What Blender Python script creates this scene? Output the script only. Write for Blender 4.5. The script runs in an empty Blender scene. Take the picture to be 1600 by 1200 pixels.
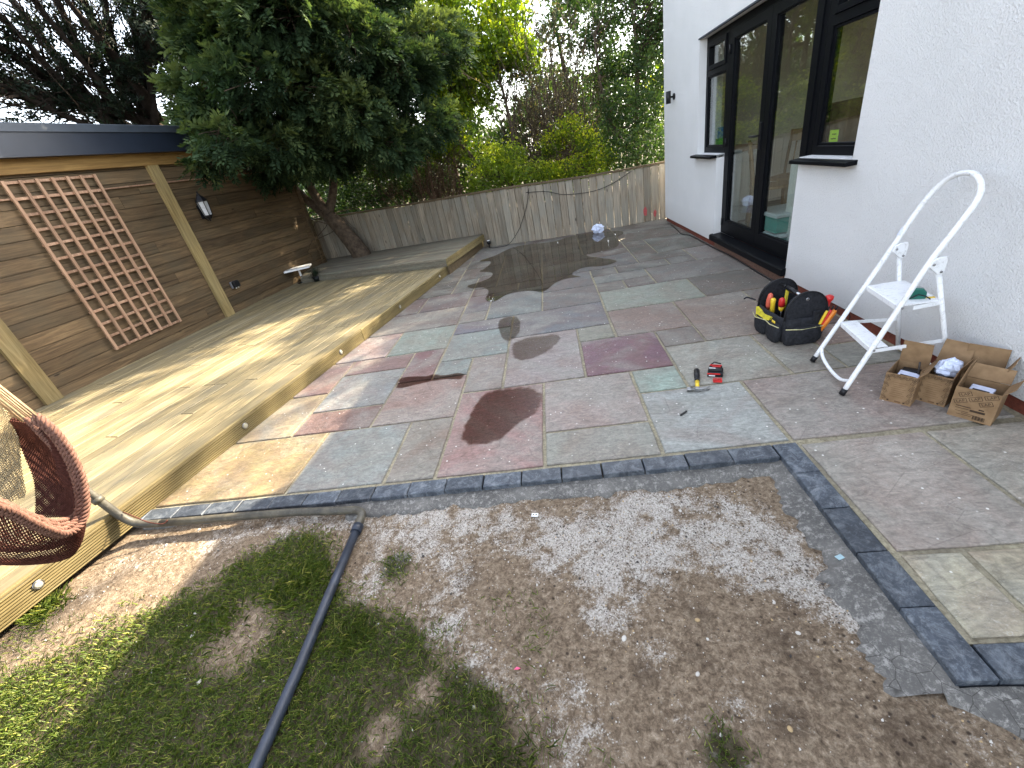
import bpy, math, random
import numpy as np
from mathutils import Vector, Matrix, noise as mnoise
R = math.radians
rng = np.random.default_rng(7)
random.seed(11)
S = bpy.context.scene
COL = S.collection

# ---------------------------------------------------------------- camera
cam = bpy.data.cameras.new('camera'); camo = bpy.data.objects.new('camera', cam); COL.objects.link(camo)
def _cam():
    yaw, pitch, roll = -.158441641, .490589566, -.208560601
    f = Vector((math.sin(yaw)*math.cos(pitch), math.cos(yaw)*math.cos(pitch), -math.sin(pitch)))
    r = Vector((math.cos(yaw), -math.sin(yaw), 0)); u = r.cross(f)
    r2 = r*math.cos(roll)+u*math.sin(roll); u2 = -r*math.sin(roll)+u*math.cos(roll)
    m = Matrix((r2, u2, -f)).transposed().to_4x4(); m.translation = (0, 0, 1.48)
    return m
camo.matrix_world = _cam()
cam.sensor_fit = 'HORIZONTAL'; cam.sensor_width = 36; cam.lens = 659.2/1600*36
cam.clip_start = .02; cam.clip_end = 400
S.camera = camo

# ---------------------------------------------------------------- sky, sun, exposure
SUN_AZ, SUN_EL = 45, 32            # azimuth from +Y towards +X
w = bpy.data.worlds.new('World'); S.world = w; w.use_nodes = True
nt = w.node_tree; sky = nt.nodes.new('ShaderNodeTexSky'); sky.sky_type = 'NISHITA'; sky.sun_disc = False
sky.sun_elevation = R(SUN_EL); sky.sun_rotation = R(SUN_AZ); sky.air_density = 1.0; sky.dust_density = 2.2; sky.ozone_density = 1.0
bg = nt.nodes['Background']; bg.inputs['Strength'].default_value = .15
hs = nt.nodes.new('ShaderNodeHueSaturation'); hs.inputs['Saturation'].default_value = .45
nt.links.new(sky.outputs[0], hs.inputs['Color']); nt.links.new(hs.outputs[0], bg.inputs[0])
sl = bpy.data.lights.new('sun', 'SUN'); sl.energy = 4.1; sl.angle = R(.5); sl.color = (1, .87, .66)
so = bpy.data.objects.new('sun', sl); COL.objects.link(so); so.location = (6, 6, 8)
sd = Vector((math.sin(R(SUN_AZ))*math.cos(R(SUN_EL)), math.cos(R(SUN_AZ))*math.cos(R(SUN_EL)), math.sin(R(SUN_EL))))
so.rotation_euler = sd.to_track_quat('Z', 'Y').to_euler()
S.view_settings.view_transform = 'Standard'; S.view_settings.look = 'None'
S.view_settings.exposure = 2.68; S.view_settings.gamma = 1
S.cycles.max_bounces = 8; S.cycles.transparent_max_bounces = 16; S.cycles.use_denoising = True

# ---------------------------------------------------------------- materials
def srgb(r, g, b, k=.72):
    f = lambda c: ((c/255+.055)/1.055)**2.4 if c > 10 else c/255/12.92
    return (f(r)*k, f(g)*k, f(b)*k, 1)
class M:
    """node-material helper"""
    def __init__(s, name, rough=.6, metal=0, spec=.5):
        s.m = bpy.data.materials.new(name); s.m.use_nodes = True; s.t = s.m.node_tree; s.n = s.t.nodes; s.l = s.t.links
        s.b = s.n['Principled BSDF']; s.set('Roughness', rough); s.set('Metallic', metal); s.set('Specular IOR Level', spec)
        s._tc = None
    def set(s, k, v):
        i = s.b.inputs[k]
        if isinstance(v, bpy.types.NodeSocket): s.l.new(v, i)
        else: i.default_value = v
    def tc(s, which='Object'):
        if not s._tc: s._tc = s.n.new('ShaderNodeTexCoord')
        return s._tc.outputs[which]
    def map(s, scale=(1, 1, 1), rot=(0, 0, 0), src=None):
        m = s.n.new('ShaderNodeMapping'); m.inputs['Scale'].default_value = scale; m.inputs['Rotation'].default_value = rot
        s.l.new(src or s.tc(), m.inputs[0]); return m.outputs[0]
    def noise(s, scale=5, detail=4, rough=.55, dist=0, vec=None, out='Fac'):
        n = s.n.new('ShaderNodeTexNoise'); n.inputs['Scale'].default_value = scale; n.inputs['Detail'].default_value = detail
        n.inputs['Roughness'].default_value = rough; n.inputs['Distortion'].default_value = dist
        s.l.new(vec or s.tc(), n.inputs['Vector']); return n.outputs[out]
    def vor(s, scale=5, vec=None, feature='F1', out='Distance'):
        n = s.n.new('ShaderNodeTexVoronoi'); n.feature = feature; n.inputs['Scale'].default_value = scale
        s.l.new(vec or s.tc(), n.inputs['Vector']); return n.outputs[out]
    def ramp(s, fac, *stops, interp='LINEAR'):
        n = s.n.new('ShaderNodeValToRGB'); n.color_ramp.interpolation = interp; e = n.color_ramp.elements
        while len(e) > 1: e.remove(e[-1])
        for i, (p, c) in enumerate(stops):
            if not isinstance(c, tuple): c = (c, c, c, 1)
            el = e[0] if i == 0 else e.new(p)
            el.position = p; el.color = c
        s.l.new(fac, n.inputs[0]); return n.outputs[0]
    def mix(s, fac, a, b, mode='MIX'):
        n = s.n.new('ShaderNodeMix'); n.data_type = 'RGBA'; n.blend_type = mode
        for k, v in ((0, fac), (6, a), (7, b)):
            if isinstance(v, bpy.types.NodeSocket): s.l.new(v, n.inputs[k])
            else: n.inputs[k].default_value = v
        return n.outputs[2]
    def math(s, op, a, b=0):
        n = s.n.new('ShaderNodeMath'); n.operation = op
        for k, v in ((0, a), (1, b)):
            if isinstance(v, bpy.types.NodeSocket): s.l.new(v, n.inputs[k])
            else: n.inputs[k].default_value = v
        return n.outputs[0]
    def attr(s, name, out='Color'):
        n = s.n.new('ShaderNodeAttribute'); n.attribute_name = name; return n.outputs[out]
    def bump(s, h, strength=.3, dist=.01, prev=None):
        n = s.n.new('ShaderNodeBump'); n.inputs['Strength'].default_value = strength; n.inputs['Distance'].default_value = dist
        s.l.new(h, n.inputs['Height'])
        if prev: s.l.new(prev, n.inputs['Normal'])
        s.l.new(n.outputs[0], s.b.inputs['Normal']); return n.outputs[0]
    def sep(s, v):
        n = s.n.new('ShaderNodeSeparateXYZ'); s.l.new(v, n.inputs[0]); return n.outputs

def plain(name, col, rough=.5, metal=0, var=.25, scale=30, bump=.0, spec=.5):
    m = M(name, rough, metal, spec); n = m.noise(scale, 5)
    d = tuple(c*(1-var) for c in col[:3])+(1,); h = tuple(min(1, c*(1+var)) for c in col[:3])+(1,)
    m.set('Base Color', m.ramp(n, (.3, d), (.7, h)))
    if bump: m.bump(n, bump, .004)
    return m.m

def wood(name, dark, light, axis=0, knots=True, grey=None, greyamt=.5, rough=.7, gs=1.0):
    """sawn timber: grain stretched along `axis` of object space, per-board shade from the 'Col' attribute (r)"""
    m = M(name, rough, 0, .3); a = m.sep(m.attr('Col'))
    off = m.n.new('ShaderNodeVectorMath'); off.operation = 'ADD'
    cx = m.n.new('ShaderNodeCombineXYZ'); k = m.math('MULTIPLY', a[0], 37.0)
    for i in range(3): m.l.new(k, cx.inputs[i])
    m.l.new(m.tc(), off.inputs[0]); m.l.new(cx.outputs[0], off.inputs[1])
    sc = [14*gs]*3; sc[axis] = 1.0*gs
    v = m.map(tuple(sc), src=off.outputs[0])
    g1 = m.noise(1.6, 6, .65, 1.2, v); 
    sc2 = [60*gs]*3; sc2[axis] = 1.6*gs
    g2 = m.noise(2.0, 3, .6, .3, m.map(tuple(sc2), src=off.outputs[0]))
    c = m.ramp(g1, (.28, dark), (.52, tuple((x+y)/2 for x, y in zip(dark, light))), (.75, light))
    c = m.mix(.3, c, m.ramp(g2, (.35, .25), (.65, .8)), 'OVERLAY')
    bl = m.noise(2.3, 3, .6, 0, off.outputs[0])
    if grey: c = m.mix(m.ramp(bl, (.42, 0.0), (.68, greyamt)), c, grey)
    br = m.math('ADD', m.math('MULTIPLY', a[0], .5), .75)
    c = m.mix(1.0, c, br, 'MULTIPLY')
    if knots:
        kv = m.map((5, 5, 5), src=off.outputs[0]); sck = [7.5]*3; sck[axis] = 2.2
        kd = m.vor(1.0, m.map(tuple(sck), src=off.outputs[0]))
        c = m.mix(m.ramp(kd, (.045, .85), (.085, .0)), c, tuple(x*.22 for x in dark[:3])+(1,))
    m.set('Base Color', c)
    m.bump(g1, .35, .003); return m.m

MAT = {}
def mats():
    # paving slabs: colour per slab in Col
    m = M('sandstone', .62, 0, .35); col = m.attr('Col'); al = m.attr('Var')
    off = m.n.new('ShaderNodeVectorMath'); off.operation = 'ADD'; m.l.new(m.tc(), off.inputs[0])
    vs = m.n.new('ShaderNodeVectorMath'); vs.operation = 'SCALE'; m.l.new(al, vs.inputs[0]); vs.inputs['Scale'].default_value = 9; m.l.new(vs.outputs[0], off.inputs[1])
    o = off.outputs[0]
    big = m.noise(2.2, 5, .6, 1.6, o); mid = m.noise(9, 6, .65, 2.2, m.map((1, 2.2, 1), (0, 0, .5), o)); fine = m.noise(70, 4, .7, 0, o)
    c = m.mix(m.ramp(big, (.40, 0.), (.58, .8)), col, m.mix(.45, col, srgb(134, 108, 96), 'MIX'))
    c = m.mix(m.ramp(m.noise(1.5, 4, .6, 1, m.map((1, 1, 1), (0, 0, 1), o)), (.46, 0.), (.62, .5)), c, srgb(152, 152, 142))
    c = m.mix(.62, c, m.ramp(mid, (.32, .27), (.66, .74)), 'OVERLAY')
    c = m.mix(m.ramp(m.vor(2.6, m.map((1, 3, 1), (0, 0, .7), o), 'DISTANCE_TO_EDGE'), (.0, .35), (.012, 0.)), c, srgb(96, 84, 76))
    c = m.mix(.3, c, m.ramp(fine, (.3, .2), (.7, .8)), 'OVERLAY')
    # dried grout haze and flecks
    hz = m.math('MULTIPLY', m.ramp(m.noise(2.6, 4, .65, .8), (.40, .05), (.64, 1.)), m.ramp(m.noise(30, 6, .75, 4, m.map((1, 2.2, 1), (0, 0, .35))), (.53, 0.), (.70, .7)))
    c = m.mix(hz, c, srgb(205, 202, 196, .95))
    c = m.mix(m.math('MULTIPLY', m.ramp(m.vor(19, m.map((1, 1, .05))), (.07, .9), (.11, 0.)), m.ramp(m.noise(6, 3), (.47, 0.), (.56, 1.))), c, srgb(225, 222, 214, 1))
    m.set('Base Color', c)
    m.set('Roughness', m.ramp(mid, (.3, .5), (.7, .78)))
    b = m.bump(m.ramp(m.noise(4, 6, .6, 2.5, o), (.2, 0.), (.8, 1.)), .5, .012); m.bump(fine, .25, .002, b)
    MAT['slab'] = m.m
    m = M('grout', .85); f = m.noise(60, 5, .7); g = m.noise(3, 4)
    c = m.ramp(f, (.3, srgb(128, 118, 94)), (.7, srgb(204, 194, 164))); c = m.mix(m.ramp(g, (.4, 0.), (.7, .6)), c, srgb(110, 102, 90))
    m.set('Base Color', c); m.bump(f, .5, .004); MAT['grout'] = m.m
    m = M('kerb_stone', .55); a = m.sep(m.attr('Col')); f = m.noise(60, 5, .75, 1); g = m.noise(9, 5, .65, 1.5)
    c = m.ramp(g, (.3, srgb(46, 52, 61)), (.7, srgb(84, 92, 102))); c = m.mix(m.ramp(f, (.52, 0.), (.72, .5)), c, srgb(140, 150, 160)); c = m.mix(m.ramp(m.noise(16, 7, .8, .6), (.48, 0.), (.66, .65)), c, srgb(150, 156, 162))
    c = m.mix(1.0, c, m.math('ADD', m.math('MULTIPLY', a[0], .5), .7), 'MULTIPLY')
    m.set('Base Color', c); m.bump(g, .4, .006); MAT['kerb'] = m.m
    m = M('concrete', .85); f = m.noise(80, 6, .75); g = m.noise(5, 5, .6, .2)
    c = m.ramp(g, (.3, srgb(86, 84, 81)), (.7, srgb(122, 119, 114))); c = m.mix(m.ramp(f, (.50, 0.), (.70, .5)), c, srgb(168, 164, 156)); c = m.mix(m.ramp(m.noise(34, 6, .8, .2), (.52, 0.), (.64, .5)), c, srgb(204, 200, 192))
    ck = m.vor(16.0, m.map((1, 1, 1)), 'DISTANCE_TO_EDGE')
    c = m.mix(m.math('MULTIPLY', m.ramp(ck, (.006, .7), (.02, 0.)), m.ramp(m.noise(2.3, 2), (.5, 0.), (.56, 1.))), c, srgb(50, 46, 42))
    m.set('Base Color', c); b = m.bump(g, .5, .01); m.bump(f, .5, .003, b); MAT['concrete'] = m.m
    # soil with vertex zones: r = pale lime/sand dust, g = grass, b = dark moist
    m = M('soil', .95, 0, .15); z = m.sep(m.attr('Col'))
    f1 = m.noise(45, 6, .75, .5); f2 = m.noise(150, 4, .8); g = m.noise(7, 5, .65, .6); v = m.vor(190, out='Color'); vv = m.sep(v)
    c = m.ramp(f1, (.28, srgb(78, 64, 51)), (.5, srgb(140, 122, 102)), (.74, srgb(194, 176, 152)))
    c = m.mix(.5, c, m.ramp(vv[0], (0., .3), (1., .68)), 'OVERLAY')
    c = m.mix(m.ramp(m.math('MULTIPLY', z[2], g), (.25, 0.), (.5, .45)), c, srgb(66, 52, 42))
    c = m.mix(m.ramp(m.noise(14, 5, .7, 1), (.56, 0.), (.72, .45)), c, srgb(66, 52, 42))
    wmask = m.math('ADD', m.math('MULTIPLY', z[0], 1.05), m.math('ADD', m.math('MULTIPLY', m.math('SUBTRACT', f1, .5), 1.5), m.math('ADD', m.math('MULTIPLY', m.math('SUBTRACT', f2, .5), 1.9), m.math('MULTIPLY', m.math('SUBTRACT', g, .5), 1.7))))
    c = m.mix(m.ramp(wmask, (.42, 0.), (.78, .85)), c, m.ramp(vv[1], (0., srgb(96, 88, 80)), (.2, srgb(176, 168, 158)), (1., srgb(232, 226, 216))))
    c = m.mix(m.ramp(m.math('MULTIPLY', z[1], m.math('ADD', f1, .35)), (.3, 0.), (.6, .7)), c, srgb(50, 52, 26))
    c = m.mix(m.math('MULTIPLY', m.ramp(m.vor(30), (.10, .8), (.22, 0.)), m.ramp(m.noise(5, 3, .6), (.5, 0.), (.58, 1.))), c, srgb(48, 38, 32))
    c = m.mix(m.ramp(m.vor(38), (.06, .75), (.1, 0.)), c, m.ramp(vv[2], (0., srgb(196, 176, 140)), (.6, srgb(205, 200, 192)), (1., srgb(150, 110, 78))))
    m.set('Base Color', c)
    b = m.bump(f1, .8, .012); b = m.bump(f2, .6, .004, b); MAT['soil'] = m.m
    MAT['deck'] = wood('deck_timber', srgb(110, 98, 72), srgb(190, 173, 130), 0, False, srgb(134, 128, 110), .6, gs=1.2)
    MAT['deck_edge'] = wood('deck_fascia_timber', srgb(116, 100, 62), srgb(172, 154, 106), 0, False, srgb(130, 120, 88), .4)
    MAT['deck_old'] = wood('weathered_deck_timber', srgb(104, 96, 82), srgb(150, 142, 124), 0, False, srgb(130, 134, 120), .6)
    MAT['clad'] = wood('cladding_timber', srgb(70, 54, 36), srgb(138, 114, 82), 0, True, srgb(92, 84, 66), .5, gs=1.0)
    MAT['post'] = wood('post_timber', srgb(128, 108, 66), srgb(184, 162, 112), 2, True, srgb(140, 130, 96), .4)
    MAT['beam'] = wood('beam_timber', srgb(124, 92, 48), srgb(168, 134, 78), 0, True)
    MAT['trellis'] = wood('trellis_timber', srgb(150, 112, 86), srgb(204, 168, 138), 2, False)
    MAT['fence'] = wood('fence_timber', srgb(118, 106, 90), srgb(182, 170, 150), 2, True, srgb(146, 146, 136), .6)
    MAT['fence_old'] = wood('fence_rail_timber', srgb(84, 70, 50), srgb(120, 104, 78), 0, False)
    m = M('white_render', .85, 0, .2); n1 = m.noise(120, 5, .7, .2); n2 = m.vor(85); n3 = m.noise(2, 4)
    c = m.ramp(n3, (.3, (.80, .805, .80, 1)), (.7, (.86, .86, .855, 1)))
    c = m.mix(m.ramp(n1, (.3, .25), (.5, 0.)), c, (.7, .71, .72, 1))
    pz = m.sep(m.tc())
    c = m.mix(m.math('MULTIPLY', m.ramp(pz[2], (.05, .5), (.35, 0.)), n3), c, srgb(170, 160, 145))
    m.set('Base Color', c); b = m.bump(m.ramp(n1, (.35, 0.), (.65, 1.)), .7, .008); m.bump(n2, .4, .006, b); MAT['render'] = m.m
    m = M('brick', .85); br = m.n.new('ShaderNodeTexBrick'); m.l.new(m.map((1, 1, 1), (R(90), 0, R(90))), br.inputs[0])
    br.inputs['Scale'].default_value = 1; br.inputs['Brick Width'].default_value = .225; br.inputs['Row Height'].default_value = .075; br.inputs['Mortar Size'].default_value = .008
    br.inputs['Color1'].default_value = srgb(132, 66, 48); br.inputs['Color2'].default_value = srgb(104, 50, 38); br.inputs['Mortar'].default_value = srgb(120, 90, 76)
    n = m.noise(40, 5, .7); c = m.mix(.6, br.outputs[0], m.ramp(n, (.3, .2), (.7, .8)), 'OVERLAY'); m.set('Base Color', c); m.bump(n, .5, .005); MAT['brick'] = m.m
    MAT['frame'] = plain('black_aluminium', (.005, .0055, .007, 1), .4, 0, .15, spec=.06)
    MAT['navy'] = plain('grey_blue_upvc', srgb(36, 44, 58), .42, 0, .12, 4)
    MAT['navy_top'] = plain('grey_roof_trim', srgb(66, 74, 84), .5, 0, .2, 6)
    # glass
    m = bpy.data.materials.new('window_glass'); m.use_nodes = True; t = m.node_tree; t.nodes.clear()
    o = t.nodes.new('ShaderNodeOutputMaterial'); mx = t.nodes.new('ShaderNodeMixShader'); tr = t.nodes.new('ShaderNodeBsdfTransparent'); tr.inputs[0].default_value = (.86, .9, .88, 1)
    gl = t.nodes.new('ShaderNodeBsdfGlossy'); gl.inputs['Roughness'].default_value = .0; gl.inputs[0].default_value = (.95, .97, 1, 1); fr = t.nodes.new('ShaderNodeFresnel'); ge = t.nodes.new('ShaderNodeNewGeometry'); mr = t.nodes.new('ShaderNodeMapRange'); mr.inputs[3].default_value = 1.6; mr.inputs[4].default_value = 1/1.6; t.links.new(ge.outputs['Backfacing'], mr.inputs[0]); t.links.new(mr.outputs[0], fr.inputs[0])
    mt = t.nodes.new('ShaderNodeMath'); mt.operation = 'MULTIPLY_ADD'; mt.inputs[1].default_value = 1.25; mt.inputs[2].default_value = .03; mt.use_clamp = True
    t.links.new(fr.outputs[0], mt.inputs[0]); t.links.new(mt.outputs[0], mx.inputs[0]); t.links.new(tr.outputs[0], mx.inputs[1]); t.links.new(gl.outputs[0], mx.inputs[2]); t.links.new(mx.outputs[0], o.inputs[0]); MAT['glass'] = m
    # standing water / wet stone film
    def film(name, tint, ior, k, rough, bumpy=0):
        m = bpy.data.materials.new(name); m.use_nodes = True; t = m.node_tree; t.nodes.clear()
        o = t.nodes.new('ShaderNodeOutputMaterial'); mx = t.nodes.new('ShaderNodeMixShader'); tr = t.nodes.new('ShaderNodeBsdfTransparent'); tr.inputs[0].default_value = tint
        gl = t.nodes.new('ShaderNodeBsdfGlossy'); gl.inputs['Roughness'].default_value = rough; fr = t.nodes.new('ShaderNodeFresnel'); fr.inputs[0].default_value = ior
        mt = t.nodes.new('ShaderNodeMath'); mt.operation = 'MULTIPLY'; mt.inputs[1].default_value = k; mt.use_clamp = True
        t.links.new(fr.outputs[0], mt.inputs[0]); t.links.new(mt.outputs[0], mx.inputs[0]); t.links.new(tr.outputs[0], mx.inputs[1]); t.links.new(gl.outputs[0], mx.inputs[2]); t.links.new(mx.outputs[0], o.inputs[0])
        if bumpy:
            n = t.nodes.new('ShaderNodeTexNoise'); n.inputs['Scale'].default_value = 12; b = t.nodes.new('ShaderNodeBump'); b.inputs['Strength'].default_value = bumpy; b.inputs['Distance'].default_value = .003
            t.links.new(n.outputs[0], b.inputs['Height']); t.links.new(b.outputs[0], gl.inputs['Normal'])
        return m
    def damp(name, tint):
        m = bpy.data.materials.new(name); m.use_nodes = True; t = m.node_tree; t.nodes.clear()
        o = t.nodes.new('ShaderNodeOutputMaterial'); a = t.nodes.new('ShaderNodeAttribute'); a.attribute_name = 'Col'; mx = t.nodes.new('ShaderNodeMix'); mx.data_type = 'RGBA'; tr = t.nodes.new('ShaderNodeBsdfTransparent'); mx.inputs[6].default_value = (1, 1, 1, 1); mx.inputs[7].default_value = tint
        n = t.nodes.new('ShaderNodeTexNoise'); n.inputs['Scale'].default_value = 22; n.inputs['Detail'].default_value = 5; tc = t.nodes.new('ShaderNodeTexCoord'); t.links.new(tc.outputs['Object'], n.inputs[0])
        s_ = t.nodes.new('ShaderNodeMath'); s_.operation = 'MULTIPLY_ADD'; s_.inputs[1].default_value = .9; t.links.new(n.outputs[0], s_.inputs[0]); t.links.new(a.outputs['Color'], s_.inputs[2])
        r = t.nodes.new('ShaderNodeMapRange'); r.inputs[1].default_value = .62; r.inputs[2].default_value = .95; t.links.new(s_.outputs[0], r.inputs[0]); t.links.new(r.outputs[0], mx.inputs[0]); t.links.new(mx.outputs[2], tr.inputs[0])
        gl = t.nodes.new('ShaderNodeBsdfGlossy'); gl.inputs['Roughness'].default_value = .25; ms = t.nodes.new('ShaderNodeMixShader'); fr = t.nodes.new('ShaderNodeFresnel'); fr.inputs[0].default_value = 1.33; mm = t.nodes.new('ShaderNodeMath'); mm.operation = 'MULTIPLY'; t.links.new(fr.outputs[0], mm.inputs[0]); t.links.new(r.outputs[0], mm.inputs[1])
        t.links.new(mm.outputs[0], ms.inputs[0]); t.links.new(tr.outputs[0], ms.inputs[1]); t.links.new(gl.outputs[0], ms.inputs[2]); t.links.new(ms.outputs[0], o.inputs[0]); return m
    MAT['water'] = film('puddle_water', (.68, .64, .58, 1), 1.36, 1.25, .02, .05)
    MAT['damp'] = damp('damp_stone', (.62, .50, .46, 1)); MAT['damp_faint'] = damp('faint_damp_stone', (.76, .71, .68, 1))
    # foliage
    def leaf(name, a, b, c3, trans=.35, rough=.5, spec=.4):
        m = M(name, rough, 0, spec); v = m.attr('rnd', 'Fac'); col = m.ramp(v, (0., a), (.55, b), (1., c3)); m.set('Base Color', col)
        tl = m.n.new('ShaderNodeBsdfTranslucent'); m.l.new(m.mix(1., col, (1.9, 1.9, .8, 1), 'MULTIPLY'), tl.inputs[0]); mx = m.n.new('ShaderNodeMixShader'); mx.inputs[0].default_value = trans
        o = m.n['Material Output']; m.l.new(m.b.outputs[0], mx.inputs[1]); m.l.new(tl.outputs[0], mx.inputs[2]); m.l.new(mx.outputs[0], o.inputs[0]); return m.m
    MAT['cypress'] = leaf('cypress_leaf', (.012, .026, .012, 1), (.034, .060, .026, 1), (.095, .125, .045, 1), .25, .8, .15)
    MAT['darkfir'] = leaf('dark_conifer_leaf', (.008, .018, .010, 1), (.014, .028, .014, 1), (.028, .045, .02, 1), .12, .7)
    MAT['laurel'] = leaf('laurel_leaf', (.05, .09, .012, 1), (.16, .23, .015, 1), (.46, .46, .03, 1), .62, .5)
    MAT['hedge'] = leaf('hedge_leaf', (.016, .036, .010, 1), (.04, .078, .020, 1), (.10, .15, .035, 1), .38, .5, .3)
    MAT['lime'] = leaf('lime_leaf', (.09, .15, .02, 1), (.20, .27, .03, 1), (.40, .42, .05, 1), .6, .45)
    MAT['dead'] = leaf('dead_leaf', (.05, .04, .026, 1), (.10, .085, .05, 1), (.22, .18, .10, 1), .3, .7)
    MAT['grass'] = leaf('grass_blade', (.04, .075, .012, 1), (.13, .185, .03, 1), (.48, .45, .16, 1), .3, .6)
    MAT['bark'] = plain('bark', srgb(92, 80, 68), .9, 0, .45, 14, .8, .1)
    MAT['bark_dark'] = plain('dark_bark', srgb(70, 61, 54), .9, 0, .4, 12, .8, .1)
    MAT['twig'] = plain('twig', srgb(104, 82, 68), .9, 0, .35, 20, 0, .1)
    # things
    m = M('worn_white_paint', .45); n = m.noise(34, 6, .75, 1); c = m.ramp(n, (.52, (.80, .81, .82, 1)), (.66, (.60, .60, .6, 1)), (.74, (.26, .22, .19, 1)))
    m.set('Base Color', c); m.bump(n, .2, .001); MAT['ladder'] = m.m
    MAT['tube_shaded'] = plain('shaded_steel_tube', srgb(50, 58, 72), .5, 0, .4, 14, .1)  # stand steel for its shaded run, the shade put into the colour
    m = M('sunlit_dusty_tube', .55); n = m.noise(9, 5, .65, 1); n2 = m.noise(60, 4, .7)  # same steel with dust, the sunlit tone put into the colour
    c = m.ramp(n, (.35, srgb(64, 62, 56)), (.7, srgb(104, 98, 82))); c = m.mix(m.ramp(n2, (.55, 0.), (.8, .5)), c, srgb(150, 146, 136)); m.set('Base Color', c); MAT['tube'] = m.m
    MAT['black_fabric'] = plain('black_nylon', (.016, .017, .021, 1), .8, 0, .5, 60, .6, .3)
    MAT['black_plastic'] = plain('black_plastic', (.010, .010, .012, 1), .4, 0, .3, spec=.3)
    MAT['grey_plastic'] = plain('grey_plastic', (.2, .2, .21, 1), .4, 0, .2)
    MAT['red_plastic'] = plain('red_plastic', (.55, .02, .02, 1), .35, 0, .2)
    MAT['orange_plastic'] = plain('orange_plastic', (.75, .22, .02, 1), .4, 0, .2)
    MAT['salmon_plastic'] = plain('pinkish_red_grip', (.62, .12, .07, 1), .45, 0, .25)
    MAT['yellow_plastic'] = plain('yellow_plastic', (.75, .52, .03, 1), .4, 0, .15)
    MAT['yellow_fabric'] = plain('yellow_fabric', (.52, .44, .02, 1), .7, 0, .3)
    MAT['piping'] = plain('pale_piping', (.5, .47, .25, 1), .6, 0, .15)
    MAT['steel'] = plain('steel', (.55, .55, .56, 1), .25, 1, .15)
    MAT['dark_steel'] = plain('dull_steel', (.28, .28, .28, 1), .38, 1, .3)
    MAT['green_plastic'] = plain('dark_green_plastic', (.01, .12, .09, 1), .35, 0, .2)
    MAT['white_plastic'] = plain('white_plastic', (.8, .8, .8, 1), .35, 0, .08)
    MAT['blue_plastic'] = plain('blue_plastic', (.03, .16, .45, 1), .4, 0, .1)
    MAT['leafgreen_plastic'] = plain('green_plastic', (.05, .35, .08, 1), .4, 0, .1)
    MAT['teal_plastic'] = plain('teal_plastic', (.02, .30, .26, 1), .4, 0, .1)
    MAT['clear'] = plain('milky_plastic', (.55, .6, .62, 1), .3, 0, .1)
    MAT['blue_white'] = plain('bluish_paper', (.62, .66, .82, 1), .6, 0, .1, 40, .5)
    MAT['tissue'] = plain('pale_plastic_bag', (.62, .68, .84, 1), .45, 0, .15, 40, .4)
    m = M('cardboard', .8, 0, .2); n = m.noise(18, 4); n2 = m.noise(3, 3, .5, 0, m.map((1, 1, 60)))
    m.set('Base Color', m.ramp(n, (.3, srgb(138, 110, 80)), (.7, srgb(168, 138, 104)))); m.bump(n2, .15, .002); MAT['card'] = m.m
    MAT['ink'] = plain('dark_brown_ink', srgb(62, 44, 26), .8, 0, .25)
    MAT['inklight'] = plain('faded_brown_ink', srgb(116, 84, 54), .8, 0, .2)
    MAT['lime_paper'] = plain('yellow_green_paper', (.5, .75, .04, 1), .7, 0, .05)
    MAT['plaster'] = plain('interior_wall', (.55, .52, .47, 1), .9, 0, .06, 2)
    MAT['floor_in'] = plain('interior_floor', (.22, .19, .16, 1), .5, 0, .3, 8)
    MAT['white_unit'] = plain('white_unit', (.72, .72, .69, 1), .5, 0, .05)
    MAT['pine'] = wood('pine', srgb(140, 106, 66), srgb(190, 156, 108), 2, False)
    MAT['rope_brown'] = plain('brown_rope', srgb(124, 92, 80), .9, 0, .35, 60, .5, .1)
    MAT['rope_dark'] = plain('dark_brown_rope', srgb(96, 60, 52), .9, 0, .35, 60, .5, .1)
    MAT['rope_cream'] = plain('cream_rope', srgb(216, 200, 164), .9, 0, .2, 60, .4, .1)
    MAT['rope_tan'] = plain('tan_rope', srgb(178, 152, 122), .9, 0, .25, 60, .4, .1)
    MAT['stone_white'] = plain('white_stone', srgb(222, 216, 206), .8, 0, .12, 30, .4)
    MAT['stone_tan'] = plain('tan_stone', srgb(196, 168, 124), .8, 0, .2, 30, .4)
    MAT['chip_grey'] = plain('dark_chip', srgb(70, 64, 60), .8, 0, .3, 30)
    MAT['pink'] = plain('pink_plastic', (.8, .12, .25, 1), .5, 0, .1)
    MAT['pale_blue'] = plain('pale_blue_tile', srgb(176, 206, 214), .4, 0, .1)
    MAT['lamp_lens'] = plain('frosted_lens', srgb(190, 186, 168), .3, 0, .1)
    MAT['lamp_glass'] = plain('opal_glass', (.5, .52, .55, 1), .2, 0, .2)
    MAT['red_paint'] = plain('red_spray_paint', srgb(186, 84, 84), .8, 0, .3, 60)
    MAT['roof'] = plain('roof_felt', srgb(60, 62, 66), .9, 0, .2, 12)
mats()

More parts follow.
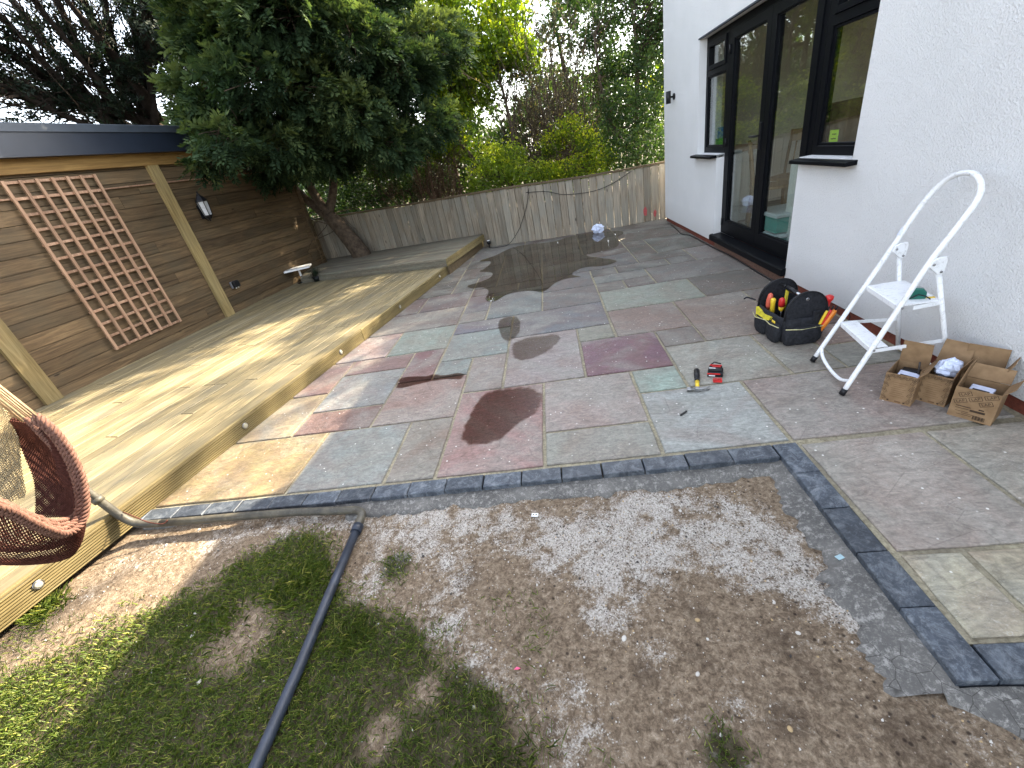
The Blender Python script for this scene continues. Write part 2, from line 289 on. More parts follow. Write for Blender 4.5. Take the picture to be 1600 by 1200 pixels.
# ---------------------------------------------------------------- mesh helpers
class MB:
    def __init__(s): s.v = []; s.f = []; s.sm = []; s.c = []; s.mi = []
    def add(s, vs, fs, smooth=False, col=None, mi=0, mat=None):
        o = len(s.v)
        if mat is not None: vs = [tuple(mat @ Vector(p)) for p in vs]
        s.v += [tuple(p) for p in vs]
        c = col if col is not None else (random.random(), random.random(), random.random())
        for f in fs: s.f.append([i+o for i in f]); s.sm.append(smooth); s.c.append(c); s.mi.append(mi)
        return s
    def box(s, x0, x1, y0, y1, z0, z1, **k):
        return s.add([(x0, y0, z0), (x1, y0, z0), (x1, y1, z0), (x0, y1, z0), (x0, y0, z1), (x1, y0, z1), (x1, y1, z1), (x0, y1, z1)],
                     [(3, 2, 1, 0), (4, 5, 6, 7), (0, 1, 5, 4), (1, 2, 6, 5), (2, 3, 7, 6), (3, 0, 4, 7)], **k)
    def cbox(s, x0, x1, y0, y1, z0, z1, b=.004, **k):
        """box with chamfered vertical and top edges"""
        r = []
        for z, i in ((z0, 0), (z1-b, 0), (z1, b)):
            r += [(x0+i, y0+i, z), (x1-i, y0+i, z), (x1-i, y1-i, z), (x0+i, y1-i, z)]
        f = [(3, 2, 1, 0), (8, 9, 10, 11)]
        for a in (0, 4):
            for i in range(4): j = (i+1) % 4; f.append((a+i, a+j, a+4+j, a+4+i))
        return s.add(r, f, **k)
    def tube(s, pts, r, n=10, closed=False, caps=True, **k):
        pts = [Vector(p) for p in pts]; N = len(pts); rr = r if isinstance(r, (list, tuple)) else [r]*N
        vs = []; prev = None
        for i, p in enumerate(pts):
            a = pts[(i-1) % N] if closed or i > 0 else p; b = pts[(i+1) % N] if closed or i < N-1 else p
            t = (b-a); t = t.normalized() if t.length > 1e-9 else Vector((0, 0, 1))
            if prev is None:
                up = Vector((0, 0, 1)) if abs(t.z) < .9 else Vector((1, 0, 0)); x = t.cross(up).normalized()
            else:
                x = (prev-t*prev.dot(t)); x = x.normalized() if x.length > 1e-6 else t.orthogonal().normalized()
            prev = x; y = t.cross(x)
            for j in range(n): an = 2*math.pi*j/n; vs.append(p+(x*math.cos(an)+y*math.sin(an))*rr[i])
        fs = []
        for i in range(N if closed else N-1):
            a, b = i*n, ((i+1) % N)*n
            for j in range(n): q = (j+1) % n; fs.append((a+j, b+j, b+q, a+q))
        k.setdefault('smooth', True); k.setdefault('col', (random.random(),)*3)
        s.add(vs, fs, **k)
        if caps and not closed:
            o = len(s.v)-len(vs); 
            for base, rev in ((0, False), ((N-1)*n, True)):
                idx = [o+base+j for j in range(n)]; s.f.append(idx[::-1] if rev else idx); s.sm.append(False); s.c.append(k['col']); s.mi.append(k.get('mi', 0))
        return s
    def lathe(s, prof, n=24, mat=None, **k):
        vs = []; fs = []
        for (r, z) in prof:
            for j in range(n): a = 2*math.pi*j/n; vs.append((r*math.cos(a), r*math.sin(a), z))
        for i in range(len(prof)-1):
            for j in range(n): q = (j+1) % n; fs.append((i*n+j, i*n+q, (i+1)*n+q, (i+1)*n+j))
        fs.append(tuple(range(n))[::-1]); fs.append(tuple((len(prof)-1)*n+j for j in range(n)))
        k.setdefault('smooth', True); return s.add(vs, fs, mat=mat, **k)
    def ext(s, prof, p0, p1, ax, ay, **k):
        """extrude 2-D profile (list of (a,b)) from p0 to p1 with section axes ax, ay"""
        p0, p1, ax, ay = map(Vector, (p0, p1, ax, ay)); n = len(prof)
        vs = [p0+ax*a+ay*b for a, b in prof]+[p1+ax*a+ay*b for a, b in prof]
        fs = [(i, (i+1) % n, n+(i+1) % n, n+i) for i in range(n)]+[tuple(range(n))[::-1], tuple(range(n, 2*n))]
        return s.add(vs, fs, **k)
    def poly(s, pts, z0, z1, **k):
        n = len(pts); vs = [(x, y, z0) for x, y in pts]+[(x, y, z1) for x, y in pts]
        return s.add(vs, [(i, (i+1) % n, n+(i+1) % n, n+i) for i in range(n)]+[tuple(range(n))[::-1], tuple(range(n, 2*n))], **k)
    def grid(s, P, **k):
        a, b = len(P), len(P[0]); vs = [p for row in P for p in row]
        return s.add(vs, [(i*b+j, (i+1)*b+j, (i+1)*b+j+1, i*b+j+1) for i in range(a-1) for j in range(b-1)], **k)
    def build(s, name, mat, parent=None, bevel=0, loc=None, rot=None, bseg=2):
        me = bpy.data.meshes.new(name); me.from_pydata(s.v, [], s.f)
        me.polygons.foreach_set('use_smooth', s.sm)
        for m in (mat if isinstance(mat, list) else [mat]): me.materials.append(MAT[m] if isinstance(m, str) else m)
        me.polygons.foreach_set('material_index', s.mi)
        ca = me.color_attributes.new('Col', 'FLOAT_COLOR', 'CORNER'); cv = me.color_attributes.new('Var', 'FLOAT_COLOR', 'CORNER')
        L = []; V = []
        for f, c in zip(s.f, s.c):
            h = (c[0]*91.7+c[1]*37.3+c[2]*11.1+s.v[f[0]][0]*0) % 1.0
            for _ in f: L += [c[0], c[1], c[2], 1]; V += [h, (h*7.3) % 1, (h*3.7) % 1, 1]
        ca.data.foreach_set('color', L); cv.data.foreach_set('color', V)
        me.update(); o = bpy.data.objects.new(name, me); COL.objects.link(o)
        if parent: o.parent = parent
        if loc: o.location = loc
        if rot: o.rotation_euler = rot
        if bevel:
            b = o.modifiers.new('bevel', 'BEVEL'); b.width = bevel; b.segments = bseg; b.limit_method = 'ANGLE'; b.angle_limit = R(40)
        return o
def tag(o, label=None, cat=None, group=None, kind=None):
    if label: o['label'] = label
    if cat: o['category'] = cat
    if group: o['group'] = group
    if kind: o['kind'] = kind
    return o
def thing(name, label, cat, loc=(0, 0, 0), rz=0, group=None):
    e = bpy.data.objects.new(name, None); COL.objects.link(e); e.location = loc; e.rotation_euler = (0, 0, rz); e.empty_display_size = .1
    return tag(e, label, cat, group)
def struct(o): o['kind'] = 'structure'; return o
def spline(pts, n=8):
    """Catmull-Rom through pts"""
    P = [Vector(p) for p in pts]; P = [P[0]*2-P[1]]+P+[P[-1]*2-P[-2]]; out = []
    for i in range(1, len(P)-2):
        for k in range(n):
            t = k/n; a, b, c, d = P[i-1], P[i], P[i+1], P[i+2]
            out.append(.5*((2*b)+(c-a)*t+(2*a-5*b+4*c-d)*t*t+(3*b-a-3*c+d)*t**3))
    out.append(P[-2]); return out
def fastmesh(name, V, F, mat, rnd=None, parent=None, smooth=False):
    """V (n,3), F (m,k) numpy arrays"""
    me = bpy.data.meshes.new(name); n, m, k = len(V), len(F), F.shape[1]
    me.vertices.add(n); me.vertices.foreach_set('co', V.astype(np.float32).ravel())
    me.loops.add(m*k); me.loops.foreach_set('vertex_index', F.astype(np.int32).ravel())
    me.polygons.add(m); me.polygons.foreach_set('loop_start', np.arange(0, m*k, k, dtype=np.int32))
    if rnd is not None: a = me.attributes.new('rnd', 'FLOAT', 'POINT'); a.data.foreach_set('value', rnd.astype(np.float32))
    me.materials.append(MAT[mat]); me.update(calc_edges=True); me.validate()
    if smooth: me.polygons.foreach_set('use_smooth', [True]*m)
    o = bpy.data.objects.new(name, me); COL.objects.link(o)
    if parent: o.parent = parent
    return o
# ---------------------------------------------------------------- ground
def gb(x, y, cx, cy, r): return math.exp(-((x-cx)**2+(y-cy)**2)/(2*r*r))
WH = [(-1.63,1.57,.1),(-1.47,1.62,.1),(-1.25,1.6,.1),(-1.02,1.58,.12),(-.85,1.5,.1),(-.71,1.5,.12),(-.5,1.45,.12),(-.37,1.4,.13),(-.13,1.27,.13),(0,1.16,.12),(.12,1.08,.12),(-.1,1.4,.13),(.05,1.38,.14),(.23,1.42,.15),(.38,1.4,.14),(.51,1.4,.15),(.63,1.32,.14),(.68,1.2,.13),(.5,1.2,.1),(.73,1.07,.11),(.6,1.12,.09),(.78,.96,.09),(.84,.89,.08),(.86,.81,.06),(-.87,1.36,.12),(-.69,1.25,.1),(-1.0,1.3,.1),(-1.05,1.1,.08),(-.47,.78,.07),(-.28,.7,.07),(-.10,.71,.06),(-.05,.62,.05),(-.2,.57,.05),(-.58,.9,.08),(-.38,.82,.07),(-.13,.5,.04),(.36,.66,.04),(.3,.5,.05),(.15,.84,.04),(-.75,1.0,.09),(-.6,1.1,.08),(.25,1.2,.08),(.0,.93,.07),(-2.5,1.42,.09),(-2.3,1.46,.09),(-2.05,1.5,.1),(-1.85,1.5,.1),(-2.6,1.2,.07),(.2,.62,.06),(.92,.55,.1)]
GR = [(-2.42,.73,.16),(-2.22,.8,.17),(-1.89,.92,.14),(-1.62,1.08,.12),(-1.52,1.24,.12),(-1.5,1.36,.1),(-1.35,1.25,.08),(-1.52,.7,.2),(-1.08,.66,.16),(-.86,.75,.12),(-.8,.86,.08),(-.64,.55,.14),(-.94,.5,.22),(-1.82,.6,.2),(-2.1,.55,.25),(-1.95,.86,.15),(-1.02,.95,.08),(-1.35,.84,.13),(-1.2,.5,.25),(-1.6,.4,.3),(-2.4,.4,.4),(-.5,.3,.25),(-1.2,1.1,.06),(-.9,1.25,.06),(-.5,.62,.08),(.28,.55,.05),(-1.75,1.3,.05)]
BA = [(-1.54,.99,.11),(-1.48,.93,.09),(-2.48,1.04,.14),(-2.19,1.27,.16),(-2.36,1.18,.15),(-1.95,1.38,.12),(-2.6,.9,.07),(-.62,.72,.05),(-.75,.6,.05)]
DK = [(.33,.95,.05),(.28,.8,.05),(.55,.84,.06),(.47,.62,.05),(.1,.75,.05),(-.2,.62,.04),(.62,.7,.05),(.66,.97,.05),(.75,.55,.05),(-.55,1.15,.06),(.8,.6,.06)]
def zones(x, y):
    n = mnoise.noise(Vector((x*3.1, y*3.1, 0)))*.5+mnoise.noise(Vector((x*9, y*9, 3)))*.35
    a = min(1, sum(gb(x, y, *p) for p in WH)*.42); a *= .8+.55*mnoise.noise(Vector((x*14+3, y*20, 9)))+.4*mnoise.noise(Vector((x*32, y*32, 1))); g = min(1, sum(gb(x, y, *p) for p in GR)); b = min(1, sum(gb(x, y, *p) for p in BA)); d = min(1, sum(gb(x, y, *p) for p in DK))
    return max(0, min(1, a+n*.6*(.3+a))), max(0, min(1, g*(1-.9*b)+n*.3*(g > .1))), max(0, d+n*.2)
def ground_z(x, y):
    z = -.052+.010*mnoise.noise(Vector((x*2.2, y*2.2, 1)))+.007*mnoise.noise(Vector((x*9, y*9, 2)))+.004*mnoise.noise(Vector((x*30, y*30, 5)))
    return z
def make_ground():
    xs = sorted(set([-150, -60, -30, -15, -8, -5, -4] + [round(-3.4+i*.022, 3) for i in range(int(6.2/.022))] + [3.2, 4, 6, 10, 20, 50, 150]))
    ys = sorted(set([-100, -40, -15, -6, -3, -1.5, -.6, 0] + [round(.1+i*.022, 3) for i in range(int(1.76/.022))] + [2, 2.3, 3, 4, 6, 8, 9, 10, 12, 16, 25, 60, 150]))
    P = []; C = []
    for x in xs:
        row = []
        for y in ys:
            near = -3.4 <= x <= 2.9 and .1 <= y <= 1.87
            z = ground_z(x, y) if near else -.06
            if y > 1.83: z = -.09
            if x > 1.02 and y > .74: z = -.09
            if x > 2.3 and y > .9: z = -.09
            row.append((x, y, z)); C.append(zones(x, y) if near else (0, .6, 0))
        P.append(row)
    m = MB(); m.grid(P, smooth=True, col=(0, 0, 0)); o = m.build('ground', 'soil')
    ca = o.data.color_attributes['Col']; nv = len(m.v); idx = np.zeros(len(o.data.loops), dtype=np.int32); o.data.loops.foreach_get('vertex_index', idx)
    arr = np.ones((nv, 4)); arr[:, :3] = np.array(C); ca.data.foreach_set('color', arr[idx].ravel()); return struct(o)
make_ground()

def make_haunch():
    inner = []
    for i in range(160): inner.append((-2.62+i*(3.56/160), 1.655, 0, -1))
    path = []
    for i in range(150): x = -2.62+i*.0238; path.append(((x, 1.665), (0, -1), .10 if x > -1.3 else .03))
    for i in range(60): t = i/59; path.append(((.945, 1.66-t*.99), (-1, 0), .10+.10*t*t))
    for i in range(50): t = i/49; path.append(((.90+t*1.4, .68), (0, -1), .22*min(1, .15+t*5)))
    rows = []
    for i, (p, d, w_) in enumerate(path):
        wv = w_*(1+.45*mnoise.noise(Vector((i*.13, 0, 0)))+.35*mnoise.noise(Vector((i*.45, 4, 0)))+.2*mnoise.noise(Vector((i*1.3, 9, 0))))
        if i == 150: pass
        row = []
        for k, t in enumerate((0, .25, .5, .75, .93, 1.0)):
            x, y = p[0]+d[0]*wv*t, p[1]+d[1]*wv*t
            z = -.026-.024*t*t+.006*mnoise.noise(Vector((x*14, y*14, 0))) - (.04 if k == 5 else 0)
            row.append((x, y, z))
        rows.append(row)
    m = MB(); m.grid(rows[:150], smooth=True); m.grid(rows[150:210], smooth=True); m.grid(rows[210:], smooth=True)
    return struct(m.build('concrete_haunching', 'concrete'))
make_haunch()

# ---------------------------------------------------------------- patio
GX = lambda i: -.2+.309*i
GY = lambda j: 1.765+.3107*j
SL = [(-9,-5,0,2,196,170,120),(-5,-3,0,2,146,152,152),(-3,-2,0,2,146,134,124),(-2,0,0,3,158,122,120),(0,2,1,3,158,142,138),(0,2,0,1,146,144,136),(2,4,0,2,150,152,152),(2,3,2,3,140,158,150),(4,7,0,2,146,132,128),
(-8,-6,2,4,182,160,126),(-6,-4,2,3,138,108,104),(-6,-4,3,5,144,146,150),(-4,-2,2,4,164,138,132),(-2,-1,3,5,146,138,134),(-1,1,3,6,162,150,150),(1,3,3,5,120,86,99),(1,2,5,6,142,138,120),(3,5,2,4,148,146,138),(2,4,5,7,150,130,122),(3,4,4,5,118,106,102),(-4,-3,4,6,140,106,110),(-3,-2,4,5,138,148,148),(-8,-6,4,6,158,126,122),(-6,-4,5,6,146,120,120),(4,6,4,7,154,136,126),(6,7,4,7,118,96,90),(5,6,2,4,138,134,126),(6,7,3,4,142,122,114),(6,7,2,3,132,127,120),
(-5,-3,6,8,150,162,154),(-8,-5,6,8,144,128,132),(-3,-1,5,7,138,150,150),(-3,-1,7,8,124,122,134),(-1,2,6,8,118,120,128),(-7,-3,8,10,144,134,130),(-3,-2,8,9,154,148,142),(-3,-2,9,11,128,118,124),(-2,0,8,11,124,134,138),(0,2,8,10,128,126,126),(2,3,9,10,126,120,114),(3,4,9,10,106,96,93),(2,5,7,9,154,160,148),(5,7,7,9,120,114,107),(4,7,9,11,138,134,130),(2,4,10,11,126,126,124),(2,3,11,12,116,112,108),(3,5,11,12,110,106,102),(5,6,11,12,114,104,100),(0,2,10,12,128,126,127),
(-3,-1,11,12,116,96,92),(-1,0,11,12,108,102,98),(0,4,12,14,120,118,118),(4,6,12,13,124,120,112),(6,7,11,13,154,146,142),(-7,-5,10,12,128,112,112),(-5,-3,10,12,128,116,118),(-7,-4,12,14,120,114,108),(-4,-3,12,14,130,128,122),(-3,-2,12,14,120,108,104),(-2,0,12,15,112,108,103),(0,4,14,15,122,112,104),(4,5,13,16,120,117,108),(5,7,13,16,126,123,113),
(4,7,16,18,130,124,113),(4,7,18,22,120,111,101),(2,4,15,18,108,102,98),(0,2,15,18,116,110,104),(-2,0,15,18,122,116,108),(-4,-2,14,16,126,120,114),(-6,-4,14,17,130,128,122),(-4,-2,16,18,118,114,108),(2,4,18,22,102,94,88),(-1,2,18,20,112,106,100),(-1,2,20,22,106,100,96),(-4,-1,18,20,140,140,140),(-4,-1,20,23,128,124,118)]
def slab_poly(m, x0, x1, y0, y1, col, z=0, jit=.006):
    """riven slab: hand-cut wavy edge, arris chamfer"""
    rr = random.Random(int(x0*1000)*7+int(y0*1000)); g = .0105
    def edge(ax, ay, bx, by, nx, ny):
        L = math.hypot(bx-ax, by-ay); n = max(3, int(L/.07)); out = []; ph = rr.random()*99
        for i in range(n):
            t = i/n; o = jit*.55*mnoise.noise(Vector((t*L*7+ph, ph, 0)))+jit*.5*mnoise.noise(Vector((t*L*25+ph, ph, 3)))
            out.append((ax+(bx-ax)*t+nx*o, ay+(by-ay)*t+ny*o))
        return out
    j = lambda: (rr.random()-.5)*.006
    a = (x0+g+j(), y0+g+j()); b = (x1-g+j(), y0+g+j()); c = (x1-g+j(), y1-g+j()); d = (x0+g+j(), y1-g+j())
    P = edge(*a, *b, 0, 1)+edge(*b, *c, 1, 0)+edge(*c, *d, 0, 1)+edge(*d, *a, 1, 0)
    cx, cy = (x0+x1)/2, (y0+y1)/2; dz = (rr.random()-.5)*.003
    tz = lambda p: dz+.0006*math.sin(p[0]*9+p[1]*5)
    n = len(P); ins = []
    for (x, y) in P:
        dx, dy = cx-x, cy-y; ins.append((x+math.copysign(min(.005, abs(dx)), dx)*(abs(dx) > (x1-x0)/2-.03), y+math.copysign(min(.005, abs(dy)), dy)*(abs(dy) > (y1-y0)/2-.03)))
    vs = [(x, y, z-.03) for x, y in P]+[(x, y, z-.004+tz((x, y))) for x, y in P]+[(x, y, z+tz((x, y))) for x, y in ins]
    fs = [(i, (i+1) % n, n+(i+1) % n, n+i) for i in range(n)]+[(n+i, n+(i+1) % n, 2*n+(i+1) % n, 2*n+i) for i in range(n)]+[tuple(range(2*n, 3*n))]
    m.add(vs, fs, col=col)
def make_patio():
    m = MB(); used = set()
    def c3(r, g, b, k=.66):
        l = (r+g+b)/3; sat = .85; v = [l+(q-l)*sat for q in (r, g, b)]; return srgb(v[0], v[1], v[2]*.965, k=k)[:3]
    for (i0, i1, j0, j1, r, g, b) in SL:
        for i in range(i0, i1):
            for j in range(j0, j1):
                assert (i, j) not in used, (i, j); used.add((i, j))
        x1 = GX(i1) if i1 < 7 else 2.015-.0*j0
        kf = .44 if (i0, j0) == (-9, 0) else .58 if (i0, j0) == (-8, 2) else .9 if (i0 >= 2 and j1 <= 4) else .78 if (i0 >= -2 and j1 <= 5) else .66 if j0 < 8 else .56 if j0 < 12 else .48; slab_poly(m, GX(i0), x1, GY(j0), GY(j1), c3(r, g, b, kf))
    free = [(i, j) for j in range(0, 23) for i in range(-9, 7) if (i, j) not in used and GX(i) > -2.9+.18*GY(j)-.2]
    print('FREE', free)
    for i, j in free:
        if (i, j) in used: continue
        i1 = i+1
        if (i+1, j) in free and (i+1, j) not in used: i1 = i+2; used.add((i+1, j))
        used.add((i, j)); q = random.choice([(126, 118, 110), (120, 114, 108), (134, 128, 120)]); slab_poly(m, GX(i), GX(i1), GY(j), GY(j+1), c3(*q))
    for x0, x1, y0, y1, q in [(1.055, 1.595, 1.098, 1.742, (152, 142, 136)), (1.595, 2.1, 1.098, 1.742, (156, 150, 140)), (1.055, 1.262, .79, 1.096, (164, 156, 136)), (1.262, 1.62, .79, 1.096, (160, 150, 128)), (1.62, 2.1, .79, 1.096, (154, 146, 132))]:
        slab_poly(m, x0, x1, y0, y1, c3(*q, k=.95))
    o = struct(m.build('patio', 'slab'))
    g = MB(); g.poly([(-2.75, 1.755), (1.045, 1.755), (1.045, .785), (2.3, .785), (2.3, 8.7), (-2.75, 8.7)], -.08, -.010)
    struct(g.build('patio_grout', 'grout'))
    k = MB()
    def block(x0, x1, y0, y1):
        j = lambda: (random.random()-.5)*.004; s_ = random.random(); z = (random.random()-.5)*.004+.001
        k.cbox(x0+.003+j(), x1-.003+j(), y0+.002+j(), y1-.002+j(), -.06, z, .003, col=(s_, random.random(), random.random()))
    x = .93
    while x > -2.9: block(x-.209, x, 1.655, 1.752); x -= .209
    y = 1.752
    for q in (.215, .212, .214, .212, .215): block(.935, 1.043, y-q, y); y -= q
    x = 1.045
    while x < 2.3: block(x, x+.21, .683, .782); x += .21
    struct(k.build('edging_kerb', 'kerb'))
make_patio()
PUDDLE=[(-1.351,7.223),(-0.988,7.452),(-0.811,7.862),(-0.515,7.99),(0.041,7.707),(0.292,7.964),(0.67,7.967),(0.598,7.865),(1.179,7.741),(1.18,7.368),(1.037,7.25),(1.009,6.796),(0.912,6.453),(0.546,6.424),(0.412,6.339),(0.765,5.833),(0.817,5.685),(0.604,5.576),(0.405,5.689),(0.287,5.642),(0.148,5.441),(0.332,5.226),(0.149,5.318),(-0.037,5.211),(-0.137,4.943),(-0.218,4.891),(-0.335,5.032),(-0.515,5.071),(-0.657,5.03),(-0.747,4.834),(-0.842,4.846),(-0.91,4.971),(-0.89,5.174),(-0.898,5.363),(-1.03,5.591),(-1.129,5.535),(-1.285,5.76),(-1.126,5.81),(-0.948,5.948),(-0.915,6.19),(-1.006,6.36),(-1.203,6.489),(-1.093,6.592),(-1.005,7.107)]
WET_A=[(-0.606,2.688),(-0.217,2.656),(-0.221,2.315),(-0.299,2.262),(-0.403,2.163),(-0.442,2.064),(-0.585,2.013),(-0.72,2.062),(-0.725,2.228),(-0.707,2.38),(-0.665,2.574)]
WET_B=[(-0.628,4.215),(-0.505,4.233),(-0.426,4.071),(-0.42,3.808),(-0.436,3.647),(-0.521,3.544),(-0.582,3.633),(-0.644,3.923),(-0.669,4.092)]
WET_C=[(-0.486,3.57),(-0.055,3.576),(-0.04,3.432),(-0.139,3.24),(-0.27,3.12),(-0.409,3.109),(-0.468,3.255)]
WET_D=[(-1.44,3.034),(-1.421,3.114),(-1.264,3.091),(-1.181,3.057),(-1.138,3.098),(-1.017,3.021),(-0.86,3.06),(-0.835,2.909),(-0.976,2.968),(-1.107,2.964),(-1.245,2.941),(-1.395,2.892)]
def film(name, pts, mat, z, label=None):
    P = [Vector((x, y, 0)) for x, y in pts]
    for _ in range(3): P = [q for a, b in zip(P, P[1:]+P[:1]) for q in (a.lerp(b, .25), a.lerp(b, .75))]
    m = MB(); n = len(P); c = sum(P, Vector())/n
    if 'damp' in mat:
        rings = [[c.lerp(p, k) for p in P] for k in (.55, .82, .95, 1.08)]; V = [(p.x, p.y, z) for r_ in rings for p in r_]
        F = [tuple(range(n))]+[(i*n+j, (i+1)*n+j, (i+1)*n+(j+1) % n, i*n+(j+1) % n) for i in range(3) for j in range(n)]
        m.add(V, F, col=(1, 1, 1)); o = m.build(name, mat); ca = o.data.color_attributes['Col']; lv = {0: 1., 1: .75, 2: .45, 3: -.3}
        for l in o.data.loops: q = lv[l.vertex_index//n]; ca.data[l.index].color = (q, q, q, 1)
    else: m.add([(p.x, p.y, z) for p in P], [tuple(range(n))]); o = m.build(name, mat)
    bpy.context.view_layer.update()
    if o.data.polygons[0].normal.z < 0: o.data.flip_normals()
    return struct(o)
film('puddle', PUDDLE, 'water', .006)
for q, k in ((WET_A, 'damp'), (WET_B, 'damp_faint'), (WET_C, 'damp_faint'), (WET_D, 'damp')): film('wet_patch', q, k, .0045)

# ---------------------------------------------------------------- decking
DA = math.atan(.1866); DX0 = -2.953           # front edge x = DX0 + .1866 y
def make_deck():
    e = thing('timber_deck', 'long low pale yellow timber deck with a grooved front edge beside the stone patio', 'decking', (DX0, 0, 0), R(90)-DA)
    # local x along the boards, local y to the left (towards the shed)
    m = MB(); k = 0; y = .0
    while y < 3.6:
        x = -1.6-random.random()*1.5
        first = y == 0
        while x < 8.9:
            L = 4.0 if first else random.choice([4.8, 5.4, 6.0]); xe = min(x+L, 8.9)
            if first and x < 0: x = -1.7; xe = 1.0
            v = random.random(); z = .135+(random.random()-.5)*.003
            m.cbox(x+.002, xe-.002, y+(.0 if first else .002), y+.141, z-.028, z, .004, col=(v, random.random(), random.random())); x = xe
        y += .1475
    m.build('deck_boards', 'deck', e)
    # grooved front board, one reeded profile
    prof = [(0, -.01), (.024, -.01), (.024, .131), (.018, .137), (.0, .137)]; h = []
    z = .128
    while z > .0: h += [(-.003, z), (-.003, z-.006), (.008, z-.0075), (.008, z-.0125)]; z -= .0145
    prof = [(.024, -.01), (.024, .132), (.019, .1365), (.002, .1365), (-.002, .133)]+h+[(-.002, -.006), (0, -.01)]
    prof = [(-a-.0, b) for a, b in prof]
    for x0, x1, off in ((-1.7, 4.25, 0), (4.255, 8.75, .003)):
        q = MB(); q.ext(prof, (x0, -.0-off, 0), (x1, -off, 0), (0, -1, 0), (0, 0, 1)); q.build('front_board', 'deck_edge', e)
    for py in (1.2, 2.52, 3.77, 5.05, 6.35):
        x = py/math.cos(DA); L = MB(); T = Matrix.Translation((x, -.004, .066)) @ Matrix.Rotation(R(90), 4, 'X')
        L.lathe([(.0235, -.004), (.0235, .003), (.018, .006), (.017, .0045), (.001, .0045)], 24, mat=T); o = L.build('deck_light', 'dark_steel', e)
        L = MB(); L.lathe([(.0165, .0), (.0165, .005), (.010, .0055), (.001, .0055)], 24, mat=T); L.build('lens', 'lamp_lens', o)
    b = MB(); b.box(-1.7, 8.8, .03, 3.4, -.02, .10); b.build('joists', 'deck_old', e)
    return e
make_deck()
def make_platform():
    e = thing('deck_platform', 'raised weathered grey timber platform at the far end of the deck, by the grey fence', 'decking step')
    A = Vector((-1.679, 6.632)); B = Vector((-4.60, 7.43)); C_ = Vector((-5.0, 9.0)); D = Vector((-1.30, 8.42))
    u = (B-A).normalized(); v = Vector((-u.y, u.x)); v = v if v.y > 0 else -v
    m = MB(); k = 0
    N = 13
    for i in range(N):
        t0, t1 = i/N, (i+1)/N; p = [A.lerp(D, t0), A.lerp(D, t1), B.lerp(C_, t1), B.lerp(C_, t0)]
        g = .004; dv = (D-A).normalized()*g; p = [p[0]+dv, p[1]-dv, p[2]-dv, p[3]+dv]
        m.poly([tuple(q) for q in p][::-1], .225, .253+random.random()*.002, col=(random.random(),)*3)
    m.build('platform_boards', 'deck_old', e)
    m = MB()
    for k in range(3): m.ext([(0, 0), (0, .026), (.02, .026), (.02, 0)], (A.x, A.y, .138+k*.029), (B.x, B.y, .138+k*.029), (-v.x, -v.y, 0), (0, 0, 1))
    m.build('front_riser', 'deck_old', e)
    m = MB(); n = (D-A).normalized()
    for k in range(2): m.ext([(0, 0), (0, .052), (.02, .052), (.02, 0)], (A.x, A.y, .14+k*.056), (D.x, D.y, .14+k*.056), (n.y, -n.x, 0), (0, 0, 1))
    m.build('side_riser', 'deck_edge', e)
    m = MB(); m.poly([tuple(q) for q in (A+v*.03, B+v*.03, C_, D-Vector((.05, 0)))], .0, .22); m.build('platform_frame', 'fence_old', e)
make_platform()

